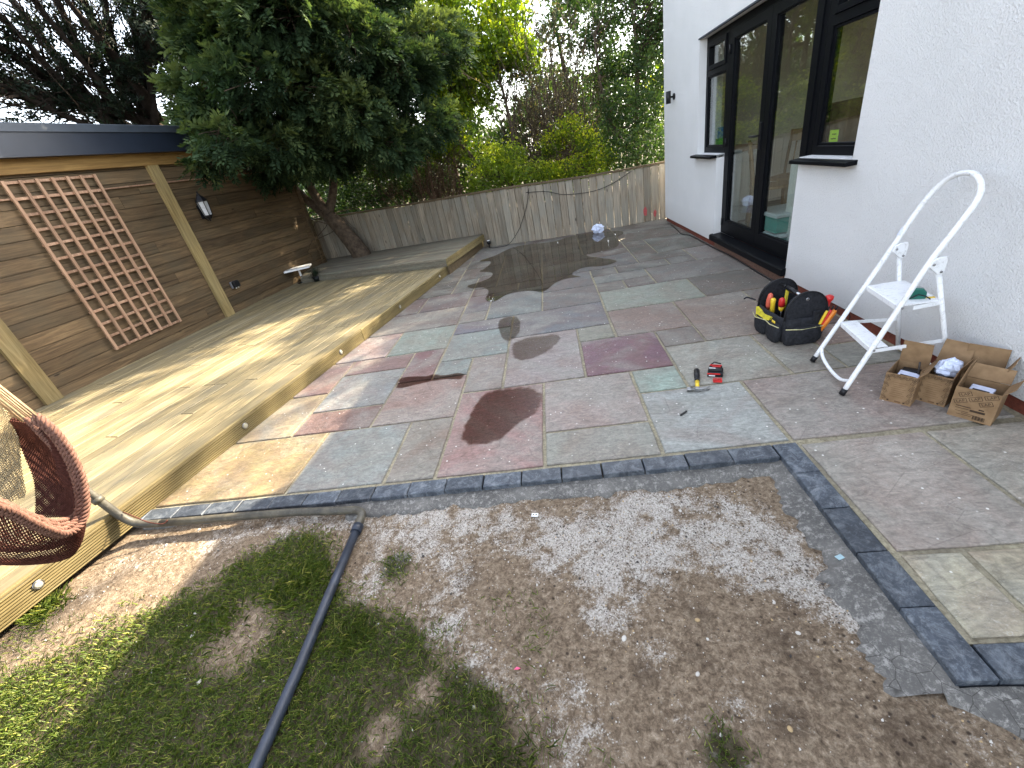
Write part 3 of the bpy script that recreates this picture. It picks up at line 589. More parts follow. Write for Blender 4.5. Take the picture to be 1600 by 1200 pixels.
# ---------------------------------------------------------------- garden room (timber-clad) on the left
SA = R(90)-math.atan(.124)
def make_shed():
    e = thing('garden_room', 'timber clad garden room with a dark grey roof edge along the deck', 'garden building', (-5.714, 0, .0), SA)
    m = MB(); z = .10; i = 0
    while z < 2.2:
        x = -2.5-random.random()*2
        while x < 8.66:
            xe = min(8.66, x+random.choice([2.4, 3.0, 3.6])); yy = (random.random())*.004
            m.cbox(x+.0015, xe-.0015, .0+yy, .025, z, z+.132, .003, col=(random.random(), random.random(), random.random())); x = xe
        z += .1385
    m.build('cladding', 'clad', e)
    m = MB(); m.box(-3, 8.62, .026, 2.6, .05, 2.3); m.build('core_wall', 'fence_old', e)
    for x in (3.385, 5.83): q = MB(); q.cbox(x, x+.155, -.045, -.002, .136, 2.22, .004); q.build('post', 'post', e)
    q = MB(); q.cbox(.85, 1.0, -.045, -.002, .136, 2.22, .004); q.build('post', 'post', e)
    q = MB(); q.cbox(8.56, 8.66, -.03, .06, .1, 2.2, .004); q.build('corner_post', 'clad', e)
    q = MB(); q.cbox(-3, 8.66, -.05, -.002, 2.2, 2.345, .004); q.build('beam', 'beam', e)
    q = MB(); q.box(-3.0, 8.68, -.03, .0, 1.985, 2.0); q.build('batten', 'trellis', e)
    q = MB(); q.box(-3.1, 8.8, -.16, -.13, 2.33, 2.545); q.box(-3.1, 8.8, -.129, -.0, 2.335, 2.36); q.build('fascia', 'navy', e)
    q = MB(); q.box(8.8, 8.83, -.16, 2.7, 2.33, 2.545); q.build('fascia', 'navy', e)
    q = MB(); q.ext([(0, 0), (.0, .075), (.03, .085), (.09, .07), (.09, 0)], (-3.12, -.175, 2.547), (8.84, -.175, 2.547), (0, 1, 0), (0, 0, 1)); q.build('roof_trim', 'navy_top', e)
    q = MB(); q.box(-3.1, 8.8, -.085, 2.65, 2.55, 2.6); q.build('roof', 'roof', e)
    # trellis
    t = thing('trellis', 'square lattice trellis panel of orange-brown battens fixed to the clad wall', 'trellis', e.matrix_basis @ Vector((4.24, -.03, .35)), SA)
    for i in range(7): x = i*.1455; q = MB(); q.cbox(x, x+.028, -.022, -.004, 0, 1.80, .002); q.build('upright', 'trellis', t)
    for j in range(13): z = j*.1475; q = MB(); q.cbox(0, .901, -.003, .012, z, z+.026, .002); o = q.build('batten', 'trellis', t)
    # lantern
    l = thing('wall_lantern', 'black six-sided wall lantern hanging on the timber cladding', 'lantern', e.matrix_basis @ Vector((6.31, -.10, 1.46)), SA)
    def hexr(m, r0, z0, r1, z1, **k): m.lathe([(r0, z0), (r1, z1)], 6, smooth=False, **k)
    q = MB(); hexr(q, .02, 0, .055, .045); hexr(q, .062, .045, .062, .055); q.lathe([(.006, -.025), (.012, -.012), (.005, 0)], 10); q.build('base', 'black_plastic', l)
    q = MB(); hexr(q, .052, .056, .068, .235); q.build('glass_panel', 'lamp_glass', l)
    q = MB()
    for k in range(6): a = k*math.pi/3; q.tube([(.057*math.cos(a), .057*math.sin(a), .05), (.072*math.cos(a), .072*math.sin(a), .24)], .005, 5)
    q.build('cage', 'black_plastic', l)
    q = MB(); hexr(q, .082, .236, .08, .25); hexr(q, .078, .25, .035, .315); q.lathe([(.03, .315), (.022, .335), (.008, .345), (.012, .355), (.004, .372)], 12); q.build('cap', 'black_plastic', l)
    q = MB(); q.box(-.03, .03, .085, .098, .02, .2); q.tube([(0, .09, .10), (0, .075, .02), (0, .04, -.01), (0, 0, -.005)], .006, 6); q.build('wall_bracket', 'black_plastic', l)
    # floodlight
    l = thing('outdoor_socket', 'small dark square outdoor socket box with grey body low on the clad wall', 'socket', e.matrix_basis @ Vector((6.235, -.005, .52)), SA)
    q = MB(); q.cbox(-.06, .06, -.03, 0, -.05, .05, .008); q.build('back_box', 'grey_plastic', l, .006)
    q = MB(); q.cbox(-.055, .062, -.075, -.031, -.045, .055, .012); q.build('cover', 'black_plastic', l, .01)
    for gx in (-.015, .03): q = MB(); q.tube([(gx, -.04, -.045), (gx, -.045, -.062)], .011, 10); q.build('gland', 'white_plastic', l)
make_shed()

# ---------------------------------------------------------------- far fence
FP = [(-5.6, 9.15, 1.05), (-4.9, 9.04, 1.04), (-3.4, 8.82, 1.0), (-2.4, 8.66, .975), (-1.27, 8.43, .965), (-.69, 8.28, .955), (0, 8.15, .93), (.66, 8.075, .90), (1.3, 8.05, .885), (2.0, 8.10, .88), (2.6, 8.16, .88)]
def make_fence():
    e = thing('board_fence', 'low grey weathered vertical board fence closing the far end of the garden', 'fence')
    pts = [Vector(p) for p in FP]; seg = []
    acc = 0; L = []
    for a, b in zip(pts, pts[1:]): L.append((acc, a, b)); acc += (b-a).xy.length
    def at(s):
        for s0, a, b in reversed(L):
            if s >= s0-1e-9:
                t = (s-s0)/(b-a).xy.length; return a.lerp(b, t), (b-a).xy.normalized()
        return pts[0], Vector((1, 0))
    s = 0; m = MB(); cnt = 0
    while s < acc-.12:
        wd = .125+random.random()*.012; p, d = at(s); q, _ = at(s+wd-.008); zt = (p.z+q.z)/2-random.random()*.012
        d2 = (q-p).xy.normalized(); n = Vector((d2.y, -d2.x)); off = random.random()*.008
        g = 0; base = .003 if p.x > -1.35 else .2
        m.poly([(p.x+n.x*(.018+off), p.y+n.y*(.018+off)), (q.x+n.x*(.018+off), q.y+n.y*(.018+off)), (q.x+n.x*off, q.y+n.y*off), (p.x+n.x*off, p.y+n.y*off)], base, zt, col=(random.random(), random.random(), random.random()))
        s += wd; cnt += 1
        if cnt == 14 or s >= acc-.12: m.build('fence_panel', 'fence', e, .002); m = MB(); cnt = 0
    s = 0
    while s < acc-.1:
        s1 = min(s+1.83, acc-.01); q = MB()
        k = s
        while k < s1-.01:
            k1 = min(k+.3, s1); p, d = at(k); r, _ = at(k1); n = Vector((d.y, -d.x))
            q.ext([(-.045, 0), (-.045, .03), (.04, .03), (.04, 0)], (p.x, p.y, p.z+.001), (r.x, r.y, r.z+.001), (n.x, n.y, 0), (0, 0, 1), col=(.4, .4, .4)); k = k1
        q.build('capping_rail', 'fence_old', e)
        p, d = at(s); q = MB(); q.box(p.x-.05, p.x+.05, p.y+.03, p.y+.12, -.05, p.z-.01); q.build('fence_post', 'fence_old', e); s = s1
    # red paint marks by the house corner
    for x, y, w_, h, z in ((1.62, 8.043, .07, .16, .1), (1.80, 8.06, .05, .12, .06)):
        q = MB(); P = [(x+w_*(.5+.5*math.cos(a)*(.8+.3*random.random())), y, z+h*(.5+.5*math.sin(a)*(.8+.3*random.random()))) for a in [k*math.pi/9 for k in range(18)]]
        P = [(a, 8.0255 if x < 1.7 else 8.043, c) for a, b, c in P]
        q.add(P, [tuple(range(18))[::-1]]); q.build('paint_mark', 'red_paint', e)
make_fence()

# ---------------------------------------------------------------- house
HA = .0130
HO = Vector((2.056, 0, 0))
def make_house():
    e = thing('white_house', 'white rendered house wall with black framed glass doors and brick plinth, right of the patio', 'house', HO, HA)
    # local x into the house, local y along the wall (away from the camera)
    T = .28; OP = [(3.28, 3.92, 1.04, 2.22), (3.92, 5.65, .165, 2.22), (5.65, 6.31, 1.04, 2.22)]; H = 3.2
    m = MB(); c = (.5, .5, .5)
    m.box(0, T, -4, 3.28, .065, H, col=c); m.box(0, T, 6.31, 7.86, .065, H, col=c)
    m.box(0, T, 3.28, 6.31, 2.22, H, col=c); m.box(0, T, 3.28, 3.92, .065, 1.04, col=c); m.box(0, T, 5.65, 6.31, .065, 1.04, col=c)
    m.box(T, 7.5, 7.58, 7.86, .065, H, col=c); m.box(T, 7.5, -4, -3.7, .065, H, col=c); m.box(7.5, 7.78, -4, 2.6, .065, H, col=c); m.box(7.5, 7.78, 6.9, 7.86, .065, H, col=c); m.box(7.5, 7.78, 2.6, 6.9, 2.4, H, col=c)  # unseen rear wall, opening added to let daylight into the room
    m.build('rendered_wall', 'render', e)
    m = MB(); m.box(.018, .27, -4, 7.842, -.08, .0645); m.box(.27, 7.4, 7.6, 7.842, -.08, .0645); m.box(.006, .017, 3.95, 5.62, -.02, .075); m.build('brick_plinth', 'brick', e)
    m = MB(); m.poly([(-.0, -4), (-.26, -4), (-.26, 5.3), (.0, 5.65), (0, 7.9), (7.9, 7.9), (7.9, -4)], H, H+.06); m.build('roof', 'roof', e)  # unseen overhang skewed to shape the house's shadow edge on the ground
    m = MB(); m.box(T, 7.5, -3.7, 7.58, .06, .15); m.build('floor', 'floor_in', e)
    m = MB(); m.box(T, 7.5, -3.7, 7.58, 2.45, 2.5); m.box(T+.001, 7.4, 7.1, 7.2, .151, 2.45); m.box(T+.001, 7.4, 1.2, 1.3, .151, 2.45); m.box(3.4, 3.5, 1.31, 4.4, .151, 2.45); m.build('interior_wall', 'plaster', e)
    m = MB(); m.box(-.012, .02, 3.27, 6.32, 2.218, 2.232); m.build('head_flashing', 'navy_top', e)
    X0, X1 = .085, .15
    def ring(m, y0, y1, z0, z1, t, xa, xb, tb=None):
        tb = tb or t
        m.cbox(xa, xb, y0, y0+t, z0, z1, .003); m.cbox(xa, xb, y1-t, y1, z0, z1, .003); m.cbox(xa, xb, y0+t+.0002, y1-t-.0002, z0, z0+tb, .003); m.cbox(xa, xb, y0+t+.0002, y1-t-.0002, z1-t, z1, .003)
    for (y0, y1, z0, z1), kind in zip(OP, ('w', 'd', 'w')):
        if kind == 'w':
            f = MB(); ring(f, y0+.002, y1-.002, z0+.002, z1-.002, .062, X0, X1); f.cbox(X0, X1, y0+.0645, y1-.0645, 1.835, 1.895, .003); w_ = f.build('window', 'frame', e)
            f = MB(); ring(f, y0+.066, y1-.066, 1.897, z1-.066, .04, X0-.012, X0+.045); f.build('sash', 'frame', w_)
            f = MB(); f.box(X0+.02, X0+.026, y0+.1, y1-.1, 1.93, z1-.1); f.build('pane', 'glass', w_)
            f = MB(); ring(f, y0+.066, y1-.066, z0+.066, 1.833, .018, X0+.01, X0+.03); f.build('bead', 'frame', w_)
            f = MB(); f.box(X0+.018, X0+.024, y0+.08, y1-.08, z0+.08, 1.82); f.build('pane', 'glass', w_)
            f = MB(); f.ext([(-.075, 0), (-.075, .022), (-.06, .026), (.084, .034), (.084, 0)], (0, y0-.045 if y0 > 5 else y0-.055, z0-.034), (0, y1+.045 if y0 > 5 else y1-.002, z0-.034), (1, 0, 0), (0, 0, 1)) if y0 < 5 else f.ext([(-.075, 0), (-.075, .022), (-.06, .026), (.084, .034), (.084, 0)], (0, y0+.0, z0-.034), (0, y1+.05, z0-.034), (1, 0, 0), (0, 0, 1))
            f.build('sill', 'frame', w_)
        else:
            f = MB(); ring(f, y0+.002, y1-.002, z0+.002, z1-.002, .055, X0, X1, .04); d = f.build('door_frame', 'frame', e)
            f = MB(); f.ext([(-.042, -.0), (-.042, .052), (-.03, .064), (.084, .075), (.084, 0)], (0, y0-.01, z0-.076), (0, y1+.03, z0-.076), (1, 0, 0), (0, 0, 1)); f.build('threshold', 'frame', d)
            ym = 4.735
            for (a, b) in ((y0+.06, ym-.002), (ym+.002, y1-.06)):
                f = MB(); ring(f, a, b, z0+.045, z1-.06, .085, X0-.01, X0+.055, .105); g = f.build('door', 'frame', e)
                f = MB(); ring(f, a+.086, b-.086, z0+.151, z1-.146, .012, X0+.0, X0+.02); f.build('bead', 'frame', g)
                f = MB(); f.box(X0+.018, X0+.024, a+.09, b-.09, z0+.155, z1-.15); f.build('pane', 'glass', g)
                if a > ym:
                    f = MB(); f.cbox(X0-.022, X0-.011, a+.025, a+.055, 1.08, 1.31, .004); f.tube([(X0-.022, a+.04, 1.2), (X0-.06, a+.04, 1.2), (X0-.062, a+.05, 1.2), (X0-.062, a+.16, 1.2)], .009, 8); f.build('handle', 'black_plastic', g)
                    for zz in (.3, 1.15, 2.0): f = MB(); f.tube([(X0-.016, b+.003, zz-.04), (X0-.016, b+.003, zz+.04)], .009, 8); f.build('hinge', 'black_plastic', g)
    return e
house = make_house()
HM = Matrix.Translation(HO) @ Matrix.Rotation(HA, 4, 'Z')
def hp(x, y, z): return HM @ Vector((x, y, z))
# ---------------------------------------------------------------- vegetation
def unit(a): return a/np.maximum(1e-9, np.linalg.norm(a, axis=-1, keepdims=True))
def leaves(name, C, size, mat, parent, aspect=.45, droop=.0, r=rng, face=None, clump=None):
    """one rhombic leaf per centre in C, random heading"""
    n = len(C); d = unit(r.normal(size=(n, 3))+np.array([0, 0, -droop])); q = unit(r.normal(size=(n, 3))+np.array([0, 0, .6])); s = unit(np.cross(d, q))
    L = (size*(.6+.8*r.random(n)))[:, None]; W = L*aspect*(.8+.4*r.random(n))[:, None]
    nrm = np.cross(d, s)
    V = np.stack([C-d*L*.5, C+s*W*.5+nrm*L*.06, C+d*L*.5, C-s*W*.5+nrm*L*.06], 1).reshape(-1, 3)
    F = np.arange(4*n).reshape(n, 4); rv = r.random(n) if clump is None else np.clip(clump+r.normal(0, .16, n), 0, 1)
    return fastmesh(name, V, F, mat, np.repeat(rv, 4), parent)
def sprays(name, P, D, size, mat, parent, k=9, r=rng, clump=None):
    """flat feathery conifer sprays: k leaflets left and right of a short drooping stem"""
    n = len(P); D = unit(D); s = unit(np.cross(D, unit(r.normal(size=(n, 3))*.7+np.array([0, 0, 1.])))); L = (size*(.6+.8*r.random(n)))[:, None]
    Vs = []; rn = []
    base = r.random(n) if clump is None else np.clip(clump+r.normal(0, .15, n), 0, 1)
    for i in range(k):
        t = (i+1)/k; side = (1 if i % 2 else -1); c = P+D*L*t*.95-np.array([0, 0, 1.])*L*.25*t*t
        if i == k-1: d = D
        else: d = unit(D*.75+s*side*.8+r.normal(0, .18, (n, 3)))
        l = L*(.5-.25*abs(t-.4)); w_ = l*.19; q = unit(np.cross(d, np.cross(D, s)+r.normal(0, .3, (n, 3))))
        Vs.append(np.stack([c, c+d*l*.5+q*w_, c+d*l, c+d*l*.5-q*w_], 1)); rn.append(np.clip(base+.25*(t-.5)+r.normal(0, .06, n), 0, 1))
    V = np.stack(Vs, 1).reshape(-1, 3); F = np.arange(len(V)).reshape(-1, 4); rv = np.repeat(np.stack(rn, 1).reshape(-1), 4)
    return fastmesh(name, V, F, mat, rv, parent)
def limb(a, b, wig=.12, n=9, sag=0, rs=random):
    a, b = Vector(a), Vector(b); L = (b-a).length; out = []; o = Vector((0, 0, 0)); v = Vector((0, 0, 0))
    for i in range(n+1):
        t = i/n; out.append(a.lerp(b, t)+o*(1)+Vector((0, 0, -sag*L*4*t*(1-t))))
        v = v*.6+Vector((rs.gauss(0, 1), rs.gauss(0, 1), rs.gauss(0, 1)))*wig*L/n*.8; o = o+v
    return out
def taper(n, r0, r1): return [r0+(r1-r0)*(i/(n-1))**.8 for i in range(n)]
def inblob(n, c, rad, r=rng, shell=.35):
    """points in an ellipsoid, denser towards its skin"""
    d = unit(r.normal(size=(n, 3))); t = (r.random(n)**(1/3))*(1-shell)+shell*(.75+.25*r.random(n)); return np.array(c)+d*t[:, None]*np.array(rad), d

# big cypress standing in the deck corner
def make_cypress():
    base = Vector((-3.86, 8.55, .2)); e = thing('cypress_tree', 'big dark green cypress tree with twin trunks rising through the far corner of the deck', 'tree', base)
    def L(v): return Vector(v)-base
    rs = random.Random(5); m = MB()
    def tb(m, pts, r0, r1, n=8): m.tube([p-base for p in pts], taper(len(pts), r0, r1), n)
    t0 = [Vector((-3.80, 8.55, .0)), Vector((-3.86, 8.55, .35)), Vector((-4.06, 8.60, .75)), Vector((-4.25, 8.62, 1.1))]
    m.tube([p-base for p in spline(t0, 5)], taper(16, .22, .13), 14)
    A = spline([t0[3], Vector((-4.42, 8.66, 1.6)), Vector((-4.5, 8.7, 2.3)), Vector((-4.4, 8.8, 3.6)), Vector((-4.4, 8.8, 5.6))], 5); tb(m, A, .10, .05)
    B = spline([t0[2], Vector((-4.45, 8.75, 1.2)), Vector((-4.85, 8.8, 1.75)), Vector((-5.2, 8.9, 2.8)), Vector((-5.3, 9.0, 4.5))], 5); tb(m, B, .11, .04)
    Cc = spline([t0[3], Vector((-4.0, 8.7, 1.55)), Vector((-3.7, 8.8, 2.4)), Vector((-3.3, 8.9, 3.8)), Vector((-3.2, 9, 5.2))], 5); tb(m, Cc, .09, .04)
    m.build('trunk', 'bark', e)
    r = np.random.default_rng(3); blobs = []
    # bough ends (world) with clump radius
    tips = [(-3.75,5.75,2.28,.26),(-4.15,6.5,2.95,.42),(-4.2,6.7,2.5,.42),(-3.75,6.9,3.5,.6),(-3.7,6.7,2.25,.42),(-2.95,6.9,2.75,.5),(-3.5,7.2,2.15,.45),(-2.6,7.1,2.45,.48),(-2.35,7.6,1.98,.42),(-1.75,8.0,2.2,.42),(-1.95,7.6,2.85,.5),(-1.55,8.2,3.2,.55),(-2.3,7.1,3.2,.55),(-2.9,6.6,3.5,.6),(-3.4,8.0,2.1,.5),(-3.9,7.0,3.9,.5),(-4.7,7.4,2.8,.55),(-4.5,7.8,2.15,.5),(-2.9,7.9,2.35,.5),(-3.2,7.4,3.0,.6),(-2.4,8.2,3.8,.7),(-3.3,7.6,4.2,.8),(-4.3,7.9,4.4,.8),(-1.9,8.7,4.4,.6),(-2.8,8.6,5.0,.8),(-4.0,8.6,5.4,.9),(-3.6,9.4,4.2,.9),(-2.3,9.4,3.4,.7),(-4.9,9.6,4.4,.9),(-3.9,9.2,3.0,.7),(-5.0,9.2,2.9,.6),(-2.9,9.1,2.6,.55),(-4.1,5.9,2.12,.22),(-3.4,6.2,2.9,.4),(-3.9,7.5,2.6,.5),(-3.0,7.3,3.8,.6),(-3.6,8.8,6.3,.8),(-2.6,6.9,4.0,.55),(-3.6,6.4,4.3,.6)]
    mb = MB(); P = []; D = []; CL = []
    trunkpts = A+B+Cc
    for i, (x, y, z, q) in enumerate(tips):
        tip = Vector((x, y, z)); near = min(trunkpts, key=lambda p: (p-tip).length+abs(p.z-(z+.25))*1.3)
        pts = limb(near, tip, .10, 8, -.05, rs); mb.tube([p-base for p in pts], taper(9, .035, .008), 6)
        n = int(720*(q/.5)**2)
        c, d = inblob(n, (x, y, z-.03), (q*1.05, q*1.05, q*.6), r, .5); c = c*1.0; ly = np.array([mnoise.noise(Vector(v)*5.5) for v in c]); c = c+np.array([tip.x-near.x, tip.y-near.y, .1])*(.22*ly)[:, None]; kk = ly > -.16; c = c[kk]; d = d[kk]; ly = ly[kk]; n = len(c)
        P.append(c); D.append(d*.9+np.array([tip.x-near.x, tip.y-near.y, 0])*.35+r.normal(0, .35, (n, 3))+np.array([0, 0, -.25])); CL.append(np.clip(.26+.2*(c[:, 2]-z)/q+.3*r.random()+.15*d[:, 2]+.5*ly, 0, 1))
        for j in range(14):
            a = pts[rs.randint(3, 8)]; b = Vector(c[rs.randrange(n)]); mb.tube([p-base for p in limb(a, b, .1, 4, 0, rs)], taper(5, .009, .003), 4)
    for j in range(90):   # bare dead twigs low on the trunk
        a = trunkpts[rs.randrange(len(trunkpts))]; b = a+Vector((rs.gauss(0, .45), rs.gauss(-.2, .4), rs.gauss(-.1, .3)))
        mb.tube([p-base for p in limb(a, b, .22, 5, 0, rs)], taper(6, .008, .002), 4)
    mb.build('branches', 'bark', e)
    P = np.concatenate(P)-np.array(base); D = np.concatenate(D)
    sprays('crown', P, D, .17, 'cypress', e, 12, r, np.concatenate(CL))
make_cypress()

# dark half-bare conifer behind the garden room
def make_darkfir():
    base = Vector((-8.2, 9.6, -.05)); e = thing('dark_conifer', 'dark half bare conifer with long leaning limbs behind the garden room roof', 'tree', base)
    rs = random.Random(9); r = np.random.default_rng(9); m = MB(); mb = MB()
    root = Vector((-7.6, 9.1, 3.0))
    m.tube([p-base for p in spline([base, Vector((-8.1, 9.5, 1.5)), root], 5)], taper(11, .32, .24), 12)
    ends = [(-7.9, 6.6, 4.1), (-7.8, 6.4, 3.7), (-7.4, 6.6, 4.6), (-7.3, 7.0, 5.1), (-7.0, 7.4, 5.3), (-6.8, 7.8, 5.6), (-6.4, 8.1, 5.6), (-6.1, 8.4, 5.7), (-5.8, 8.8, 5.6), (-5.7, 9.2, 5.2), (-7.6, 7.6, 5.9), (-6.8, 8.7, 6.4), (-8.0, 6.2, 3.35), (-8.6, 6.4, 4.9), (-7.7, 5.9, 3.9), (-7.4, 6.2, 4.9), (-5.9, 9.6, 4.4), (-6.5, 9.2, 5.0), (-6.3, 7.2, 5.0)]
    P = []; D = []
    for i, ed in enumerate(ends):
        rt = root+Vector((rs.gauss(0, .22), rs.gauss(0, .22), rs.gauss(.15, .3))); pts = limb(rt, ed, .07, 12, .04, rs)
        m.tube([p-base for p in pts], taper(13, rs.choice([.13, .095, .07]), .025), 8)
        dirv = (Vector(ed)-rt).normalized()
        for j in range(34):
            k = rs.randint(2, 12); a = pts[k]; ln = rs.uniform(.4, 1.15)
            b = a+dirv*ln*.75+Vector((rs.gauss(0, .30), rs.gauss(0, .30), rs.gauss(0.0, .26)))*ln
            q = limb(a, b, .10, 6, 0, rs); mb.tube([p-base for p in q], taper(7, .016, .004), 4)
            for l_ in range(2):
                a2 = q[rs.randint(1, 5)]; b2 = a2+dirv*.25+Vector((rs.gauss(0, .2), rs.gauss(0, .2), rs.gauss(0, .2))); mb.tube([p-base for p in limb(a2, b2, .1, 3, 0, rs)], taper(4, .007, .003), 3)
            if rs.random() < .26:
                for p in q[2:]:
                    n = 5; P.append(np.array(p)+r.normal(0, .07, (n, 3))); D.append(np.array(dirv)+r.normal(0, .5, (n, 3)))
    for (x, y, z, q, n) in [(-7.6, 6.6, 4.25, .45, 500), (-6.9, 7.0, 4.9, .4, 350), (-8.0, 6.2, 3.55, .35, 350), (-6.2, 8.2, 5.2, .45, 450), (-5.8, 8.7, 4.6, .5, 700), (-5.6, 9.1, 3.9, .5, 700), (-6.0, 9.4, 3.3, .45, 500), (-7.2, 7.0, 5.3, .5, 400), (-8.3, 6.1, 4.3, .4, 350), (-6.7, 7.9, 5.9, .6, 500), (-7.2, 9.6, 3.6, .5, 900), (-6.9, 9.6, 4.2, .5, 700), (-6.5, 9.8, 3.8, .5, 900), (-6.2, 9.7, 4.6, .5, 700), (-5.9, 9.8, 5.3, .5, 600)]:
        c, d = inblob(int(n*.35), (x, y, z), (q, q*1.3, q*.7), r, .2); P.append(c); D.append(d+r.normal(0, .4, d.shape))
    m.build('trunk', 'bark_dark', e); mb.build('branches', 'bark_dark', e)
    sprays('crown', np.concatenate(P)-np.array(base), np.concatenate(D), .17, 'darkfir', e, 7, r)
make_darkfir()

def shrub(name, label, cat, base, stems, blobs, mat, size, n, twigs, bark='bark', aspect=.45, seed=1, group=None, tw=.35, dens=1.0):
    base = Vector(base); e = thing(name, label, cat, base, 0, group); rs = random.Random(seed); r = np.random.default_rng(seed); m = MB(); ends = []
    for pts, r0, r1 in stems:
        q = spline(pts, 4); m.tube([p-base for p in q], taper(len(q), r0, r1), 8); ends += q[len(q)//3:]
    if not stems: ends = [base]
    C = []; CL = []; tot = sum(b[3]**2 for b in blobs)
    for (x, y, z, q, *sh) in blobs:
        rad = (q, q, q*.8) if not sh else sh; k = int(n*q*q/tot)
        # leaves gathered in small clumps, with holes between them
        nc = max(6, int(k/26)); cc, dd = inblob(nc, (x, y, z), rad, r, .45); per = max(1, k//nc)
        c = np.repeat(cc, per, 0)+r.normal(0, .065+.03*q, (nc*per, 3)); C.append(c)
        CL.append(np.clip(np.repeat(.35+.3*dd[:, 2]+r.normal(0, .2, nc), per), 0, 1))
        for j in range(max(2, int(twigs*q*q/tot))):
            b = Vector(cc[rs.randrange(nc)]); a = min(rs.sample(ends, min(len(ends), 6)), key=lambda p: (p-b).length); m.tube([p-base for p in limb(a, b, .10, 5, 0, rs)], taper(6, .009, .0025), 4)
    m.build('branches', bark, e)
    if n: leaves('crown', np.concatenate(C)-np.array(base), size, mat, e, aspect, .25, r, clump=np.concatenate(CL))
    return e
# yellow-green laurel, backlit, right of the cypress
shrub('laurel_tree', 'yellow green backlit laurel tree leaning behind the middle of the grey fence', 'tree', (-.35, 9.5, -.06),
      [([(-.35, 9.5, 0), (-.7, 9.5, .95), (-1.25, 9.5, 1.4), (-1.55, 9.5, 2.0), (-1.5, 9.5, 2.7)], .07, .03), ([(-.7, 9.5, .95), (-.5, 9.6, 1.8), (-.6, 9.8, 2.9)], .045, .02), ([(-1.5, 9.5, 1.8), (-1.9, 9.6, 2.4), (-1.9, 9.7, 3.2)], .03, .015)],
      [(-1.15, 9.7, 3.2, .55), (-.7, 9.9, 3.35, .5), (-1.5, 9.7, 2.9, .5), (-.35, 10, 3.2, .45), (-1.7, 9.5, 2.35, .45), (-2.0, 9.5, 2.0, .4), (-1.0, 9.8, 2.75, .45), (-1.6, 9.6, 1.8, .35), (-.1, 10, 2.95, .35), (-1.9, 9.5, 3.2, .45), (-.9, 9.9, 3.9, .55), (-1.6, 9.8, 3.9, .5), (-.25, 10.1, 3.75, .4)],
      'laurel', .085, 23000, 170, seed=21)
shrub('laurel_bush', 'bright green low laurel bush just over the fence, below the leaning trunk', 'bush', (-.9, 9.2, -.06), [([(-.9, 9.2, 0), (-.85, 9.2, .6), (-.8, 9.3, 1.1)], .03, .012)],
      [(-1.25, 9.1, 1.15, .30), (-.8, 9.15, 1.2, .28), (-.45, 9.1, 1.15, .26), (-1.0, 9.3, 1.45, .3), (-.55, 9.3, 1.5, .25), (-.1, 9.2, 1.05, .25)], 'lime', .06, 5200, 60, seed=5)
shrub('elder_bush', 'dark bushy growth behind the fence between the cypress trunk and the laurel', 'bush', (-2.9, 9.9, -.06), [([(-2.9, 9.9, 0), (-2.9, 9.9, 1.6)], .04, .015)],
      [(-3.6, 10, 1.3, .55), (-2.9, 10, 1.4, .5), (-2.3, 10, 1.3, .45), (-3.9, 9.9, 1.9, .5), (-3.1, 10, 2.0, .5), (-2.4, 10.1, 1.9, .4), (-4.6, 10, 1.4, .6), (-4.6, 10, 2.2, .5)], 'hedge', .065, 13000, 140, seed=12)
# brown twiggy shrub
def twiggy(name, label, base, n, spread, h, mat, seed, lean=(0, 0), leafn=0, leafmat='dead', r0=.011):
    base = Vector(base); e = thing(name, label, 'shrub', base); rs = random.Random(seed); r = np.random.default_rng(seed); m = MB(); pts_all = []
    for i in range(n):
        a = base+Vector((rs.gauss(0, .16), rs.gauss(0, .1), 0)); d = Vector((rs.gauss(lean[0], spread), rs.gauss(lean[1], spread*.6), 1)).normalized(); ln = h*rs.uniform(.55, 1.05)
        q = limb(a, a+d*ln, .09, 9, .0, rs); m.tube([p-base for p in q], taper(10, r0*rs.uniform(.7, 1.5), .003), 4)
        for j in range(5):
            k = rs.randint(3, 8); s_ = q[k]; dd = (d+Vector((rs.gauss(0, .4), rs.gauss(0, .35), rs.gauss(.15, .3)))).normalized()*rs.uniform(.3, .8)*h*.35
            t = limb(s_, s_+dd, .12, 5, 0, rs); m.tube([p-base for p in t], taper(6, .0055, .002), 3); pts_all += t[2:]
            for l_ in range(2):
                s2 = t[rs.randint(1, 4)]; d3 = dd*.4+Vector((rs.gauss(0, .08), rs.gauss(0, .08), rs.gauss(.03, .08))); m.tube([p-base for p in limb(s2, s2+d3, .1, 3, 0, rs)], taper(4, .0035, .0018), 3)
    m.build('branches', mat, e)
    if leafn:
        c = np.array([tuple(rs.choice(pts_all)) for _ in range(leafn)])+r.normal(0, .03, (leafn, 3)); leaves('leaves', c-np.array(base), .045, leafmat, e, .5, .3, r)
twiggy('brown_shrub', 'tall brown twiggy shrub with withered leaves behind the fence, left of the hedge', (.5, 9.6, -.06), 66, .20, 3.6, 'bark', 4, (.0, .02), 3600)
twiggy('bramble_shrub', 'reddish brown tangle of bare stems behind the fence at the foot of the cypress', (-2.35, 9.25, -.06), 60, .34, 2.1, 'twig', 8, (.1, 0), 1500)
twiggy('bare_shrub', 'thin bare dark shrub with fine twigs against the bright gap above the fence', (-.1, 10.2, -.06), 34, .24, 3.9, 'bark_dark', 14, (.05, 0), 500)
